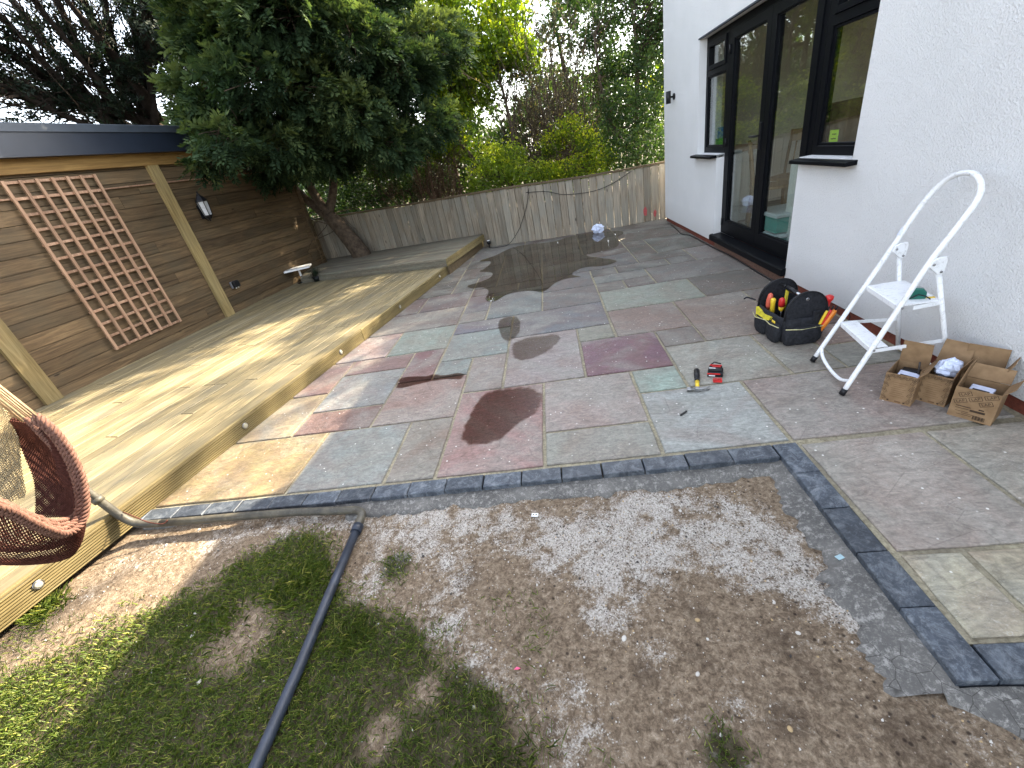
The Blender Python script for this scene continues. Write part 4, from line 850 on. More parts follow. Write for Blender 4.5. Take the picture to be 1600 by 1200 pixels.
shrub('hedge_tree', 'dense green hedge tree behind the fence against the white house corner', 'tree', (1.9, 9.3, -.06),
      [([(1.9, 9.3, 0), (1.8, 9.3, 1.2), (1.9, 9.5, 2.6), (1.8, 9.7, 4)], .06, .02), ([(1.8, 9.3, .9), (1.3, 9.4, 1.8), (1.2, 9.6, 3)], .035, .015)],
      [(1.95, 8.95, 1.25, .38), (1.5, 9.0, 1.1, .34), (1.2, 9.2, 1.35, .3), (1.9, 9.1, 1.75, .4), (1.5, 9.4, 1.9, .38), (2.2, 9.3, 2.3, .45), (1.7, 9.6, 2.6, .42), (1.3, 9.8, 2.5, .35), (2.2, 9.6, 3.1, .5), (1.6, 9.9, 3.4, .45), (1.2, 10.1, 3.1, .35), (2.6, 9.7, 2.7, .6), (2.8, 9.7, 3.7, .6), (2.0, 10, 4.1, .6), (3.3, 9.6, 3.2, .7), (3.5, 9.8, 4.2, .7), (2.7, 10.2, 4.8, .6)],
      'hedge', .06, 42000, 300, seed=31)
shrub('leafy_bush', 'yellow green leafy bush over the fence between the brown shrub and the house', 'bush', (.95, 9.0, -.06), [([(.95, 9, 0), (.95, 9, .7), (1.0, 9.05, 1.1)], .03, .012)],
      [(.55, 9.2, 1.7, .26), (.2, 9.3, 1.5, .24), (.7, 9.0, 1.0, .26), (1.05, 8.95, 1.1, .28), (.4, 9.0, 1.0, .24), (.1, 9.05, 1.0, .24), (.9, 9.1, 1.4, .25)], 'laurel', .055, 6500, 60, seed=6)
# trees further back that close the gaps and filter the sun
def backtree(label, base, h, rad, mat, n, seed, size=.11):
    b = Vector(base); rs = random.Random(seed); top = b+Vector((rs.gauss(0, .3), rs.gauss(0, .3), h*.8))
    bl = []
    for i in range(13): t = rs.random(); a = rs.random()*6.28; q = rad*(.35+.2*rs.random()); bl.append((b.x+math.cos(a)*rad*.6*(1-.4*t), b.y+math.sin(a)*rad*.6*(1-.4*t), b.z+h*(.28+.7*t), q))
    shrub('garden_tree', label, 'tree', base, [([b, b.lerp(top, .5)+Vector((.1, 0, 0)), top], .12, .03)], bl, mat, size, n, 130, seed=seed, group='trees of the gardens beyond the fence')
backtree('leafy tree far behind the brown shrub, pale green', (.9, 13.0, -.06), 5.2, 1.9, 'hedge', 9000, 41)
backtree('bushy tree far behind the laurel, left of the bright gap', (-2.4, 12.6, -.06), 5.0, 2.0, 'hedge', 10000, 42)
backtree('tree crown showing above the white house corner hedge', (4.6, 12.6, -.06), 6.2, 2.2, 'laurel', 4200, 43)
backtree('added sparse tree, unseen behind the white house, dappling the sun', (6.6, 12.0, -.06), 9.5, 2.3, 'hedge', 5600, 46)  # unseen tree added to break up the sun on the deck
backtree('tall thin tree beyond the far end of the house', (3.9, 13.5, -.06), 9.0, 2.0, 'hedge', 3200, 47)
backtree('dark tree far behind the cypress', (-4.4, 12.4, -.06), 4.0, 1.8, 'hedge', 9000, 44)
backtree('dark green tree low behind the garden room', (-11.5, 12.5, -.06), 3.7, 1.9, 'darkfir', 5000, 45)
# long hedge along the far plots (one mass)
def far_hedge():
    r = np.random.default_rng(77); n = 45000; x = r.uniform(-12, 9, n); y = 14.5+r.normal(0, .5, n); z = r.random(n)**.8*(2.9+.45*np.sin(x*.9)+.3*np.sin(x*2.3+1))
    o = leaves('far_hedge', np.stack([x, y, z], 1), .16, 'hedge', None, .5, .2, r); o['kind'] = 'stuff'
far_hedge()

# ---------------------------------------------------------------- grass and chips
def make_grass():
    r = np.random.default_rng(5); n = 190000; x = r.uniform(-3.1, .6, n); y = r.uniform(.2, 1.62, n)
    keep = []; zz = []
    for i in range(n):
        w_, g, d = zones(x[i], y[i])
        if x[i] < -2.60+.1866*(y[i]-1.6)-.02 or (g < .12 and not (x[i] < -.1 and y[i] < 1.1)): continue
        gg = g*(.62+.55*mnoise.noise(Vector((x[i]*6, y[i]*6, 7))))-.35*w_*(g < .6)
        if r.random() < gg*.85+.05*(x[i] < -.2): keep.append(i); zz.append(ground_z(x[i], y[i]))
    k = np.array(keep); n = len(k)
    P = np.stack([x[k], y[k], np.array(zz)-.003], 1)
    # extra tufts
    T = []
    for (cx, cy, rad, num) in [(-2.72, 1.16, .045, 260), (-2.68, 1.12, .035, 160), (-1.38, 1.14, .06, 260), (-1.28, 1.2, .05, 200), (-.98, .92, .05, 160), (-.28, .50, .05, 160), (-1.62, 1.02, .05, 160)]:
        q = r.normal(0, rad, (num, 2))+np.array([cx, cy]); T.append(np.stack([q[:, 0], q[:, 1], np.full(num, -.055)], 1))
    nt_ = sum(len(t) for t in T); P = np.concatenate([P]+T); n = len(P); tall = np.concatenate([np.ones(n-nt_), np.full(nt_, 1.9)])
    h = (.014+.018*r.random(n))*tall; az = r.random(n)*6.283; lean = np.stack([np.cos(az), np.sin(az), np.zeros(n)], 1)*(h*(.35+.9*r.random(n)))[:, None]
    s = np.stack([-np.sin(az), np.cos(az), np.zeros(n)], 1)*(.0009+.0007*r.random(n))[:, None]; up = np.array([0, 0, 1.])
    V = np.stack([P-s, P+s, P+lean*.45+up*h[:, None]*.6+s*.8, P+lean+up*h[:, None]*.85, P+lean*.45+up*h[:, None]*.6-s*.8], 1).reshape(-1, 3)
    F = np.arange(5*n).reshape(n, 5); o = fastmesh('grass', V, F, 'grass', np.repeat(np.clip(r.beta(2, 2.6, n), 0, 1), 5)); o['kind'] = 'stuff'
    print('GRASS', n)
make_grass()
def make_grit():
    """loose pale grit and crumbs of mortar over the soil"""
    r = np.random.default_rng(8); V = []; F = []; rv = []; cube = np.array([[-1, -1, -1], [1, -1, -1], [1, 1, -1], [-1, 1, -1], [-.7, -.7, 1], [.7, -.7, 1], [.7, .7, 1], [-.7, .7, 1]])*.5
    fc = np.array([(4, 5, 6, 7), (0, 1, 5, 4), (1, 2, 6, 5), (2, 3, 7, 6), (3, 0, 4, 7)]); out = {'stone_white': [], 'stone_tan': [], 'chip_grey': []}
    for i in range(90000):
        x, y = r.uniform(-2.75, 1.3), r.uniform(.25, 1.64)
        if x > .92 and y > .66: continue
        if x < -2.60+.1866*(y-1.6)+.03: continue
        w_, g, d = zones(x, y); pr = .012+w_*.22
        if r.random() > pr: continue
        k = 'stone_white' if r.random() < .62 else ('chip_grey' if r.random() < .55 else 'stone_tan')
        s = abs(r.normal(.0021, .0014))+.001
        if r.random() < .012: s *= 2.3
        out[k].append((x, y, ground_z(x, y)+s*.25, s, r.random()*6.28, r.random()))
    for k, L in out.items():
        A = np.array(L); n = len(A); c, s_ = np.cos(A[:, 4]), np.sin(A[:, 4]); B = cube[None]*A[:, 3, None, None]*np.stack([np.ones(n), .6+.5*A[:, 5], .55+.3*A[:, 5]], 1)[:, None, :]+r.normal(0, .12, (n, 8, 3))*A[:, 3, None, None]
        X = B[:, :, 0]*c[:, None]-B[:, :, 1]*s_[:, None]; Y = B[:, :, 0]*s_[:, None]+B[:, :, 1]*c[:, None]; V = np.stack([X, Y, B[:, :, 2]], 2)+A[:, None, :3]
        F = (fc[None]+np.arange(n)[:, None, None]*8).reshape(-1, 4); o = fastmesh({'stone_white': 'pale_grit', 'stone_tan': 'tan_grit', 'chip_grey': 'dark_grit'}[k], V.reshape(-1, 3), F, k); o['kind'] = 'stuff'
make_grit()
# ---------------------------------------------------------------- step ladder
def make_ladder():
    e = thing('step_ladder', 'worn white two-step metal ladder with a tall hoop handrail leaning open by the white wall', 'step ladder', (1.72, 2.3, 0))
    B = Vector((1.72, 2.3, 0))
    def P(x, y, z): return Vector((x, y, z))-B
    FLf, FRf = Vector((1.512, 2.495, .02)), Vector((1.455, 2.10, .02)); FLt, FRt = Vector((1.80, 2.475, .655)), Vector((1.725, 2.125, .665))
    # front frame + hoop, one bent tube
    top = [FLf, FLf.lerp(FLt, .5), FLt, Vector((1.862, 2.47, .80)), Vector((1.905, 2.455, .905)), Vector((1.925, 2.41, .975)), Vector((1.925, 2.34, 1.012)), Vector((1.91, 2.25, 1.02)), Vector((1.885, 2.17, .99)), Vector((1.862, 2.135, .93)), Vector((1.80, 2.128, .81)), FRt, FRf.lerp(FRt, .5), FRf]
    m = MB(); m.tube([p-B for p in spline(top, 6)], .0125, 12); m.build('front_frame', 'ladder', e)
    m = MB(); bow = [FLf.lerp(FLt, .115), Vector((1.525, 2.43, .06)), Vector((1.503, 2.31, .042)), Vector((1.488, 2.19, .046)), FRf.lerp(FRt, .10)]
    m.tube([p-B for p in spline(bow, 6)], .0095, 10); m.build('front_brace', 'ladder', e)
    for f, t in ((FLf, FLt), (FRf, FRt)):
        d = (t-f).normalized(); m = MB(); m.tube([f-d*.015-B, f+d*.02-B], .0155, 12); m.build('foot_cap', 'black_plastic', e)
    RLt, RRt = Vector((1.845, 2.47, .625)), Vector((1.782, 2.13, .635)); RLf, RRf = Vector((1.995, 2.50, .012)), Vector((1.985, 2.12, .012))
    for t, f in ((RLt, RLf), (RRt, RRf)): m = MB(); m.tube([t-B, t.lerp(f, .5)-B, f-B], .0115, 10); m.build('rear_leg', 'ladder', e)
    m = MB(); m.tube([p-B for p in spline([RLf+Vector((0, 0, .01)), Vector((2.0, 2.4, .02)), Vector((2.0, 2.25, .02)), RRf+Vector((0, 0, .01))], 5)], .0095, 10); m.build('rear_brace', 'ladder', e)
    # hinge plates
    for (x, y, z) in ((1.825, 2.448, .655), (1.757, 2.112, .665)):
        m = MB(); pr = [(-.035, -.005), (-.028, .022), (.0, .035), (.03, .035), (.036, .012), (.034, -.035), (.022, -.05), (.008, -.046)]
        m.ext(pr, P(x, y-.006, z), P(x, y+.006, z), (1, 0, 0), (0, 0, 1)); o = m.build('hinge_plate', 'ladder', e, .002)
        for dx, dz in ((-.02, .005), (.02, -.035)): m = MB(); m.lathe([(.006, 0), (.006, .003), (.003, .005)], 10, mat=Matrix.Translation(P(x+dx, y-.006, z+dz)) @ Matrix.Rotation(R(90), 4, 'X')); m.build('rivet', 'dark_steel', o)
    # treads
    def tread(f, dx, w0, tk=.022):
        L = FLf.lerp(FLt, f); Q = FRf.lerp(FRt, f); L = L-Vector((0, .012, 0)); Q = Q+Vector((0, .012, 0)); m = MB(); d = (L-Q).normalized(); n = Vector((1, 0, 0))
        p = [(0, 0), (0, -.024), (.004, -.024), (.004, -.003), (dx-.004, -.003), (dx-.004, -.02), (dx, -.02), (dx, .0), (dx-.003, .003), (.003, .003)]
        m.ext(p, Q-B, L-B, n, (0, 0, 1)); return m.build('tread', 'ladder', e, .0015), L, Q
    t1, L1, Q1 = tread(.37, .085, 0); t2, L2, Q2 = tread(.70, .195, 0)
    # folding side stays
    for a, b in ((L1+Vector((.0, .018, -.008)), RLt.lerp(RLf, .66)), (Q1+Vector((.0, -.018, -.008)), RRt.lerp(RRf, .62)), (L2+Vector((.08, .016, -.012)), RLt.lerp(RLf, .28)), (Q2+Vector((.06, -.016, -.012)), RRt.lerp(RRf, .28))):
        m = MB(); d = (b-a).normalized(); m.ext([(-.009, -.0025), (.009, -.0025), (.009, .0025), (-.009, .0025)], a-B, b-B, (0, 0, 1), Vector((0, 1, 0))); o = m.build('stay', 'ladder', e)
    for p in (L1, Q1, L2, Q2):
        s_ = -1 if p.y < 2.3 else 1; m = MB(); m.lathe([(.0055, 0), (.0055, .004), (.003, .006)], 10, mat=Matrix.Translation(p-B+Vector((.002, -.026 if s_ < 0 else .026, 0))) @ Matrix.Rotation(R(90*(-s_)), 4, 'X')); m.build('rivet', 'dark_steel', e)
    m = MB(); q = FLt+Vector((.035, -.0, .085)); m.tube([q-B-Vector((.008, 0, .018)), q-B+Vector((.008, 0, .018))], .0130, 12, caps=False); m.build('blue_tape', 'blue_white', e)
    # coil / tape measure on the upper tread
    c = (L2+Q2)/2+Vector((.09, -.10, .0035)); t = thing('tape_measure', 'dark green and silver tape measure lying on the top step of the ladder', 'tape measure', c, R(-20))
    m = MB(); pr = [(-.032, 0), (.035, 0), (.038, .008), (.036, .035), (.02, .055), (-.012, .058), (-.03, .045), (-.036, .02)]
    m.ext([(a, b) for a, b in pr], (0, -.02, 0), (0, .02, 0), (1, 0, 0), (0, 0, 1)); m.build('case', 'green_plastic', t, .006)
    m = MB(); m.ext([(a*1.04, b*1.03) for a, b in pr], (0, -.0055, 0), (0, .0055, 0), (1, 0, 0), (0, 0, 1)); m.build('band', 'steel', t, .003)
    m = MB(); m.box(.036, .075, -.011, .011, .001, .003); m.box(.072, .076, -.012, .012, -.003, .004); m.build('blade', 'yellow_plastic', t)
    m = MB(); m.tube([(-.03, -.028, .01), (0, -.03, .03), (.03, -.028, .02), (.05, -.03, .004)], .003, 6); m.build('strap', 'black_fabric', t)
make_ladder()

# ---------------------------------------------------------------- tool bag (open tote)
def make_bag():
    e = thing('tool_bag', 'open black tool bag with yellow panels on the patio by the plinth', 'tool bag', (1.585, 2.975, 0), R(3))
    # local x = across (width), y = length
    X, Y = .145, .20
    def loop(z, ix, iy, sag=0):
        out = []; n = 40
        for k in range(n):
            a = 2*math.pi*k/n; c, s_ = math.cos(a), math.sin(a); p = 4.5
            r_ = (abs(c)**p+abs(s_)**p)**(-1/p); bump = 1+.02*math.sin(a*7+z*30)+.015*math.sin(a*11)
            out.append((c*r_*ix*bump, s_*r_*iy*bump, z))
        return out
    rows = [loop(.0, X*.9, Y*.92), loop(.015, X, Y), loop(.06, X*1.05, Y*1.04), loop(.11, X*1.06, Y*1.06), loop(.15, X*1.02, Y*1.03), loop(.18, X*.97, Y*1.0)]
    ins = [loop(.18, X*.92, Y*.95), loop(.05, X*.88, Y*.9)]
    m = MB(); allr = rows+ins
    P = [r+[r[0]] for r in allr]; m.grid(P, smooth=True); m.add(rows[0], [tuple(range(40))[::-1]]); m.add(ins[-1], [tuple(range(40))]); m.build('body', 'black_fabric', e)
    # outer pockets bulging from the sides
    for (x0, y0, wx, wy, h) in ((-X*1.05, -.10, .028, .07, .135), (-X*1.05, .06, .028, .075, .13), (0.0, -Y*1.06, .095, .032, .13), (.0, Y*1.05, .095, .03, .13), (X*1.03, 0, .028, .14, .13), (-.095, -Y*1.02, .045, .032, .12)):
        m = MB(); lo = []
        for zz, s_ in ((.004, .75), (.03, 1.), (.08, 1.05), (h*.95, .95), (h, .86)):
            lo.append([(x0+wx*s_*math.copysign(abs(math.cos(a))**.6, math.cos(a)), y0+wy*s_*math.copysign(abs(math.sin(a))**.6, math.sin(a)), zz) for a in [2*math.pi*k/24 for k in range(25)]])
        m.grid(lo, smooth=True); m.add(lo[-1][:24], [tuple(range(24))]); m.build('pocket', 'black_fabric', e)
    # two arched end walls
    def endwall(y, lean):
        pr = []; 
        for k in range(19): a = math.pi*k/18; pr.append((math.cos(a)*X*.93*(1 if abs(math.cos(a)) < .9 else 1), .175+math.sin(a)**.75*.175))
        pr = [(X*.93, .06)]+pr+[(-X*.93, .06)]; m = MB(); n = len(pr); th = .02
        f = [(a, y-th/2+lean*(b-.06), b) for a, b in pr]; g = [(a, y+th/2+lean*(b-.06), b) for a, b in pr]
        m.add(f+g, [tuple(range(n)), tuple(range(n, 2*n))[::-1]]+[(i, n+i, n+(i+1) % n, (i+1) % n) for i in range(n)]); o = m.build('end_wall', 'black_fabric', e, .006)
        m = MB(); m.tube([(a*1.0, y+lean*(b-.06)-.011, b) for a, b in pr[1:-1]], .005, 6); m.build('binding', 'black_plastic', o); return o
    endwall(-Y*.90, .05); endwall(Y*.93, -.10)
    m = MB(); m.tube([(0, -Y*.90, .30), (0, Y*.86, .315)], .011, 10); m.build('handle_bar', 'steel', e)
    m = MB(); m.tube([(0, -.06, .304), (0, .06, .31)], .016, 12); m.build('handle_grip', 'black_plastic', e)
    # yellow panel on the near long side + piping
    m = MB(); q = [(-X*1.09, .15, .168), (-X*1.09, .05, .150), (-X*1.09, -.06, .158), (-X*1.17, -.05, .135), (-X*1.24, .04, .118), (-X*1.24, .10, .118)]; q2 = [(x+.02, y, z) for x, y, z in q]
    m.add(q+q2, [tuple(range(6)), tuple(range(6, 12))[::-1]]+[(i, 6+i, 6+(i+1) % 6, (i+1) % 6) for i in range(6)]); m.build('yellow_panel', 'yellow_fabric', e)
    m = MB(); m.tube([(-X*1.15, .17, .12), (-X*1.27, .1, .11), (-X*1.20, -.02, .128), (-X*1.27, -.1, .128), (-X*1.15, -.18, .128)], .0035, 5); m.build('piping', 'piping', e)
    m = MB(); m.tube([(-X*.98, -Y*1.11, .125), (-.05, -Y*1.20, .118), (.08, -Y*1.2, .122), (X*.9, -Y*1.12, .13)], .0035, 5); m.build('piping', 'piping', e)
    m = MB(); m.box(.035, .07, -Y*1.05, -Y*.985, .11, .22); m.box(.04, .065, -Y*1.215, -Y*1.19, .05, .125); m.build('webbing_strap', 'black_fabric', e, .003)
    m = MB(); m.box(-X*1.16, -X*1.13, -.13, -.09, .14, .156); m.build('badge', 'yellow_plastic', e, .002)
    m = MB(); m.tube(spline([(-X*.95, .2, .2), (-X*1.25, .24, .215), (-X*1.35, .26, .20)], 4), .006, 6); m.build('loose_strap', 'black_fabric', e)
    W = e.matrix_basis
    def tool(name, label, cat, p, q, parts):
        """handle-first tool standing in the bag from p up to q (local to the bag)"""
        p, q = [W @ Vector((a[0]*.80, a[1]*.82, a[2])) for a in (p, q)]; t = thing(name, label, cat, p); d = (q-p).normalized(); Lh = (q-p).length; rot = d.to_track_quat('Z', 'Y').to_matrix().to_4x4()
        for nm, prof, mt in parts: m = MB(); m.lathe([(r_, z*Lh) for r_, z in prof], 14, mat=rot); m.build(nm, mt, t)
        return t
    h = [(.006, .0), (.009, .5), (.011, .55), (.016, .62), (.013, .75), (.017, .88), (.014, .97), (.006, 1.0)]
    sh = [(.004, 0), (.004, .55)]
    tool('pliers', 'pair of pliers with pinkish-red grips, far left in the black tool bag', 'pliers', (-.11, .16, .06), (-.105, .13, .27), [('grip', [(.012, .4), (.019, .55), (.022, .75), (.016, .95), (.007, 1.)], 'salmon_plastic'), ('jaw', [(.012, 0), (.014, .4)], 'dark_steel')])
    tool('pliers', 'pair of pliers with pinkish-red grips under the bag handle, nearer the wall', 'pliers', (.06, .02, .06), (.065, -.03, .25), [('grip', [(.012, .4), (.018, .55), (.021, .75), (.016, .95), (.007, 1.)], 'salmon_plastic'), ('jaw', [(.012, 0), (.014, .4)], 'dark_steel')])
    tool('pliers', 'pair of pliers with one low pinkish-red grip at the near side of the bag', 'pliers', (-.05, -.08, .07), (-.085, -.13, .20), [('grip', [(.012, .4), (.017, .6), (.018, .9), (.007, 1.)], 'salmon_plastic'), ('jaw', [(.012, 0), (.014, .4)], 'dark_steel')])
    tool('insulated_screwdriver', 'screwdriver with a thick red and yellow handle in the middle of the tool bag', 'screwdriver', (-.06, .02, .06), (-.095, -.03, .275), [('shaft', sh, 'dark_steel'), ('handle', [(.007, .5), (.015, .56), (.019, .7)], 'yellow_plastic'), ('grip', [(.0195, .70), (.021, .8), (.018, .95), (.007, 1.)], 'red_plastic')])
    tool('yellow_knife', 'yellow handled knife standing between the red tools in the bag', 'knife', (-.10, .09, .06), (-.115, .065, .25), [('handle', [(.010, .35), (.016, .45), (.015, .8), (.018, .95), (.010, 1.)], 'yellow_plastic'), ('blade', [(.005, 0), (.006, .35)], 'dark_steel')])
    tool('slim_hand_tool', 'slim yellow-green tool standing at the back of the tool bag', 'hand tool', (.03, .14, .06), (.02, .10, .29), [('bar', [(.009, 0), (.011, .5), (.011, 1.)], 'yellow_fabric')])
    tool('red_screwdriver', 'screwdriver with a bright red ball handle at the wall side of the bag', 'screwdriver', (.17, -.18, .1), (.18, -.21, .30), [('shaft', sh, 'dark_steel'), ('handle', [(.008, .55), (.013, .62), (.015, .78), (.024, .86), (.024, .96), (.012, 1.)], 'red_plastic')])
    for i, (a, b, mt, lb) in enumerate((((.10, -.275, .08), (.185, -.30, .235), 'orange_plastic', 'orange handled tool in the bag end pocket, closest to the ladder'), ((.09, -.27, .08), (.155, -.295, .24), 'red_plastic', 'slim red tool in the bag end pocket, between the yellow and orange ones'), ((.075, -.265, .08), (.13, -.285, .235), 'yellow_plastic', 'slim yellow tool in the bag end pocket, furthest from the ladder'))):
        w_ = .016 if i == 0 else .009
        tool('voltage_tester', lb, 'hand tool', a, b, [('handle', [(w_*.8, .0), (w_, .3), (w_, .8), (w_*.7, .92)], mt), ('tip', [(.006, .92), (.004, 1.08)], 'black_plastic')])
    t = thing('test_lead', 'thin black test lead looping from the tool bag pocket', 'cable', W @ Vector((.14, -.24, .23))); m = MB()
    m.tube(spline([(0, 0, 0), (.04, -.03, .0), (.07, -.05, -.05), (.05, -.045, -.10), (-.0, -.02, -.11)], 6), .0022, 5); m.build('lead', 'black_plastic', t)
    for i, (x, y) in enumerate(((.02, .0), (-.02, .1), (.08, .1), (.09, -.12), (0, -.15))):
        t = thing('dark_tool', ['black handled tool lying in the bottom of the open bag', 'dark grey rounded tool beside the pliers in the bag', 'black tool pouch inside the bag at the wall side', 'dark hand tool low in the near wall-side corner of the bag', 'dark tool under the bag handle near the end wall'][i], 'hand tool', W @ Vector((x*.75, y*.75, .065)))
        m = MB(); m.lathe([(.02, 0), (.024, .03), (.018, .08+.02*i), (.022, .10+.015*i), (.01, .115+.015*i)], 12); m.build('grip', 'black_plastic', t)
make_bag()

# ---------------------------------------------------------------- cardboard boxes with printed sides
FONT = None
def text_mesh(s, size):
    c = bpy.data.curves.new('lettering', 'FONT'); c.body = s; c.size = size; c.align_x = 'CENTER'; c.align_y = 'CENTER'; c.extrude = 0
    o = bpy.data.objects.new('lettering', c); COL.objects.link(o); dg = bpy.context.evaluated_depsgraph_get(); me = bpy.data.meshes.new_from_object(o.evaluated_get(dg))
    bpy.data.objects.remove(o); vs = [tuple(v.co) for v in me.vertices]; fs = [tuple(p.vertices) for p in me.polygons]; bpy.data.meshes.remove(me); return vs, fs
LAP = text_mesh('LAP', .023)
def make_box(label, loc, rz, lx, ly, h, flaps, cards=(), text='side', tilt=0):
    """open carton: local x, y footprint; flaps = dict side -> (length, angle outward from vertical up)"""
    e = thing('cardboard_box', label, 'box', loc, rz, 'open cardboard boxes by the wall'); t = .004
    if tilt: e.rotation_euler = (tilt, 0, rz)
    m = MB(); a, b = lx/2, ly/2
    m.box(-a, a, -b, b, 0, t); m.box(-a, a, -b, -b+t, t, h); m.box(-a, a, b-t, b, t, h); m.box(-a, -a+t, -b+t, b-t, t, h); m.box(a-t, a, -b+t, b-t, t, h)
    m.build('carton', 'card', e)
    for side, (ln, ang) in flaps.items():
        m = MB(); T = {'-x': Matrix.Translation((-a, 0, h)) @ Matrix.Rotation(R(180), 4, 'Z'), '+x': Matrix.Translation((a, 0, h)), '-y': Matrix.Translation((0, -b, h)) @ Matrix.Rotation(R(-90), 4, 'Z'), '+y': Matrix.Translation((0, b, h)) @ Matrix.Rotation(R(90), 4, 'Z')}[side]
        w_ = (b if 'x' in side else a)-.003; T = T @ Matrix.Rotation(R(ang), 4, 'Y')
        nn = 5; top = []; rs = random.Random(int(ln*1000)+int(ang))
        m.add([(0, -w_, .001), (0, w_, .001), (0.002, w_*.96, ln), (.002, -w_*.97, ln*.97), (-.003, -w_, .001), (-.003, w_, .001), (-.001, w_*.96, ln), (-.001, -w_*.97, ln*.97)], [(0, 1, 2, 3), (7, 6, 5, 4), (0, 4, 5, 1), (1, 5, 6, 2), (2, 6, 7, 3), (3, 7, 4, 0)], mat=T); m.build('flap', 'card', e)
    # print: frames with lettering in diagonal rows; and text lines
    def face(T, w_, hh, kind):
        m = MB(); l_ = MB()
        def frame(x, y, ang, s_=1.):
            F = T @ Matrix.Translation((x, y, .0012)) @ Matrix.Rotation(ang, 4, 'Z') @ Matrix.Scale(s_, 4)
            for (x0, x1, y0, y1) in ((-.027, .027, .0115, .0138), (-.027, .027, -.0138, -.0115), (-.0275, -.025, -.0115, .0115), (.025, .0275, -.0115, .0115)):
                m.add([(x0, y0, 0), (x1, y0, 0), (x1, y1, 0), (x0, y1, 0)], [(0, 1, 2, 3)], mat=F)
            m.add([(v[0], v[1]-.001, 0) for v in LAP[0]], LAP[1], mat=F)
        if kind == 'rows':
            ang = R(28); d = Vector((math.cos(ang), math.sin(ang))); nrm = Vector((-d.y, d.x))
            for i in range(-4, 5):
                for j in range(-4, 5):
                    c = d*(i*.052+(j % 2)*.026)+nrm*(j*.030)+Vector((0, hh*.22))
                    if abs(c.x) < w_/2-.019 and hh*.04 < c.y < hh/2-.014: frame(c.x, c.y, ang, .8)
            for (x, y, w2, h2) in ((-.03, -.015, .05, .004), (.03, -.014, .018, .006), (-.03, -.026, .05, .0025), (.02, -.028, .05, .011), (-.03, -.042, .045, .002), (.0, -.05, .06, .002), (-.02, -.058, .05, .002)): 
                F = T @ Matrix.Translation((x, y, .0012)); m.add([(-w2/2, -h2/2, 0), (w2/2, -h2/2, 0), (w2/2, h2/2, 0), (-w2/2, h2/2, 0)], [(0, 1, 2, 3)], mat=F)
            for k in range(12):
                F = T @ Matrix.Translation((.012+k*.0034, -hh/2+.02, .0012)); q = .0008+.0009*(k*7 % 3 == 0); m.add([(-q, -.010, 0), (q, -.010, 0), (q, .010, 0), (-q, .010, 0)], [(0, 1, 2, 3)], mat=F)
        if kind == 'lines':
            for s_ in (-1, 1):
                for k in range(4): frame(s_*(w_/2-.011), -hh/2+.028+k*.036, R(90-28*s_), .55)
            for k in range(5): frame(-w_/2+.022+k*.024, hh/2-.013, R(25), .5)
            for k in range(8):
                F = T @ Matrix.Translation((0, hh*.22-k*.0115, .0012)); q = w_*.24*(1-.15*(k % 3)); l_.add([(-q, -.0008, 0), (q, -.0008, 0), (q, .0008, 0), (-q, .0008, 0)], [(0, 1, 2, 3)], mat=F)
            for x in (-.03, .035): F = T @ Matrix.Translation((x, -hh/2+.012, .0012)); m.add([(-.004, -.004, 0), (.004, -.004, 0), (.004, .004, 0), (-.004, .004, 0)], [(0, 1, 2, 3)], mat=F)
            F = T @ Matrix.Translation((.01, -hh/2+.012, .0012)); l_.add([(-.012, -.004, 0), (.012, -.004, 0), (.012, .004, 0), (-.012, .004, 0)], [(0, 1, 2, 3)], mat=F)
        if kind == 'edge':
            for j in range(6):
                for i in range(4):
                    c = (-w_/2+.02+i*.032+(j % 2)*.014, -hh/2+.02+j*.03)
                    if c[0] < w_/2-.015 and c[1] < hh/2-.012: frame(c[0], c[1], R(28), .6)
        if m.v: m.build('print', 'ink', e)
        if l_.v: l_.build('print', 'inklight', e)
    RX = Matrix.Rotation(R(90), 4, 'X')
    faces = {'-y': Matrix.Translation((0, -b, h/2)) @ RX, '-x': Matrix.Translation((-a, 0, h/2)) @ Matrix.Rotation(R(-90), 4, 'Z') @ RX, '+x': Matrix.Translation((a, 0, h/2)) @ Matrix.Rotation(R(90), 4, 'Z') @ RX}
    for s_, kind in cards: face(faces[s_], lx if 'y' in s_ else ly, h, kind)
    return e
def crumpled(name, label, cat, loc, s_, mat, seed, flat=.7):
    e = thing(name, label, cat, loc); m = MB(); rows = []; n, k = 14, 22; o = seed*3.7
    for i in range(n+1):
        th = math.pi*i/n; row = []
        for j in range(k+1):
            ph = 2*math.pi*(j % k)/k; d = Vector((math.sin(th)*math.cos(ph), math.sin(th)*math.sin(ph), math.cos(th))); nn = 1+.42*mnoise.noise(d*2.1+Vector((o, 0, 0)))+.30*abs(mnoise.noise(d*4.5+Vector((0, o, 0))))
            row.append((d.x*s_*nn, d.y*s_*nn*.85, (d.z*nn*flat+flat)*s_))
        rows.append(row)
    m.grid(rows, smooth=False); m.build('folds', mat, e); return e
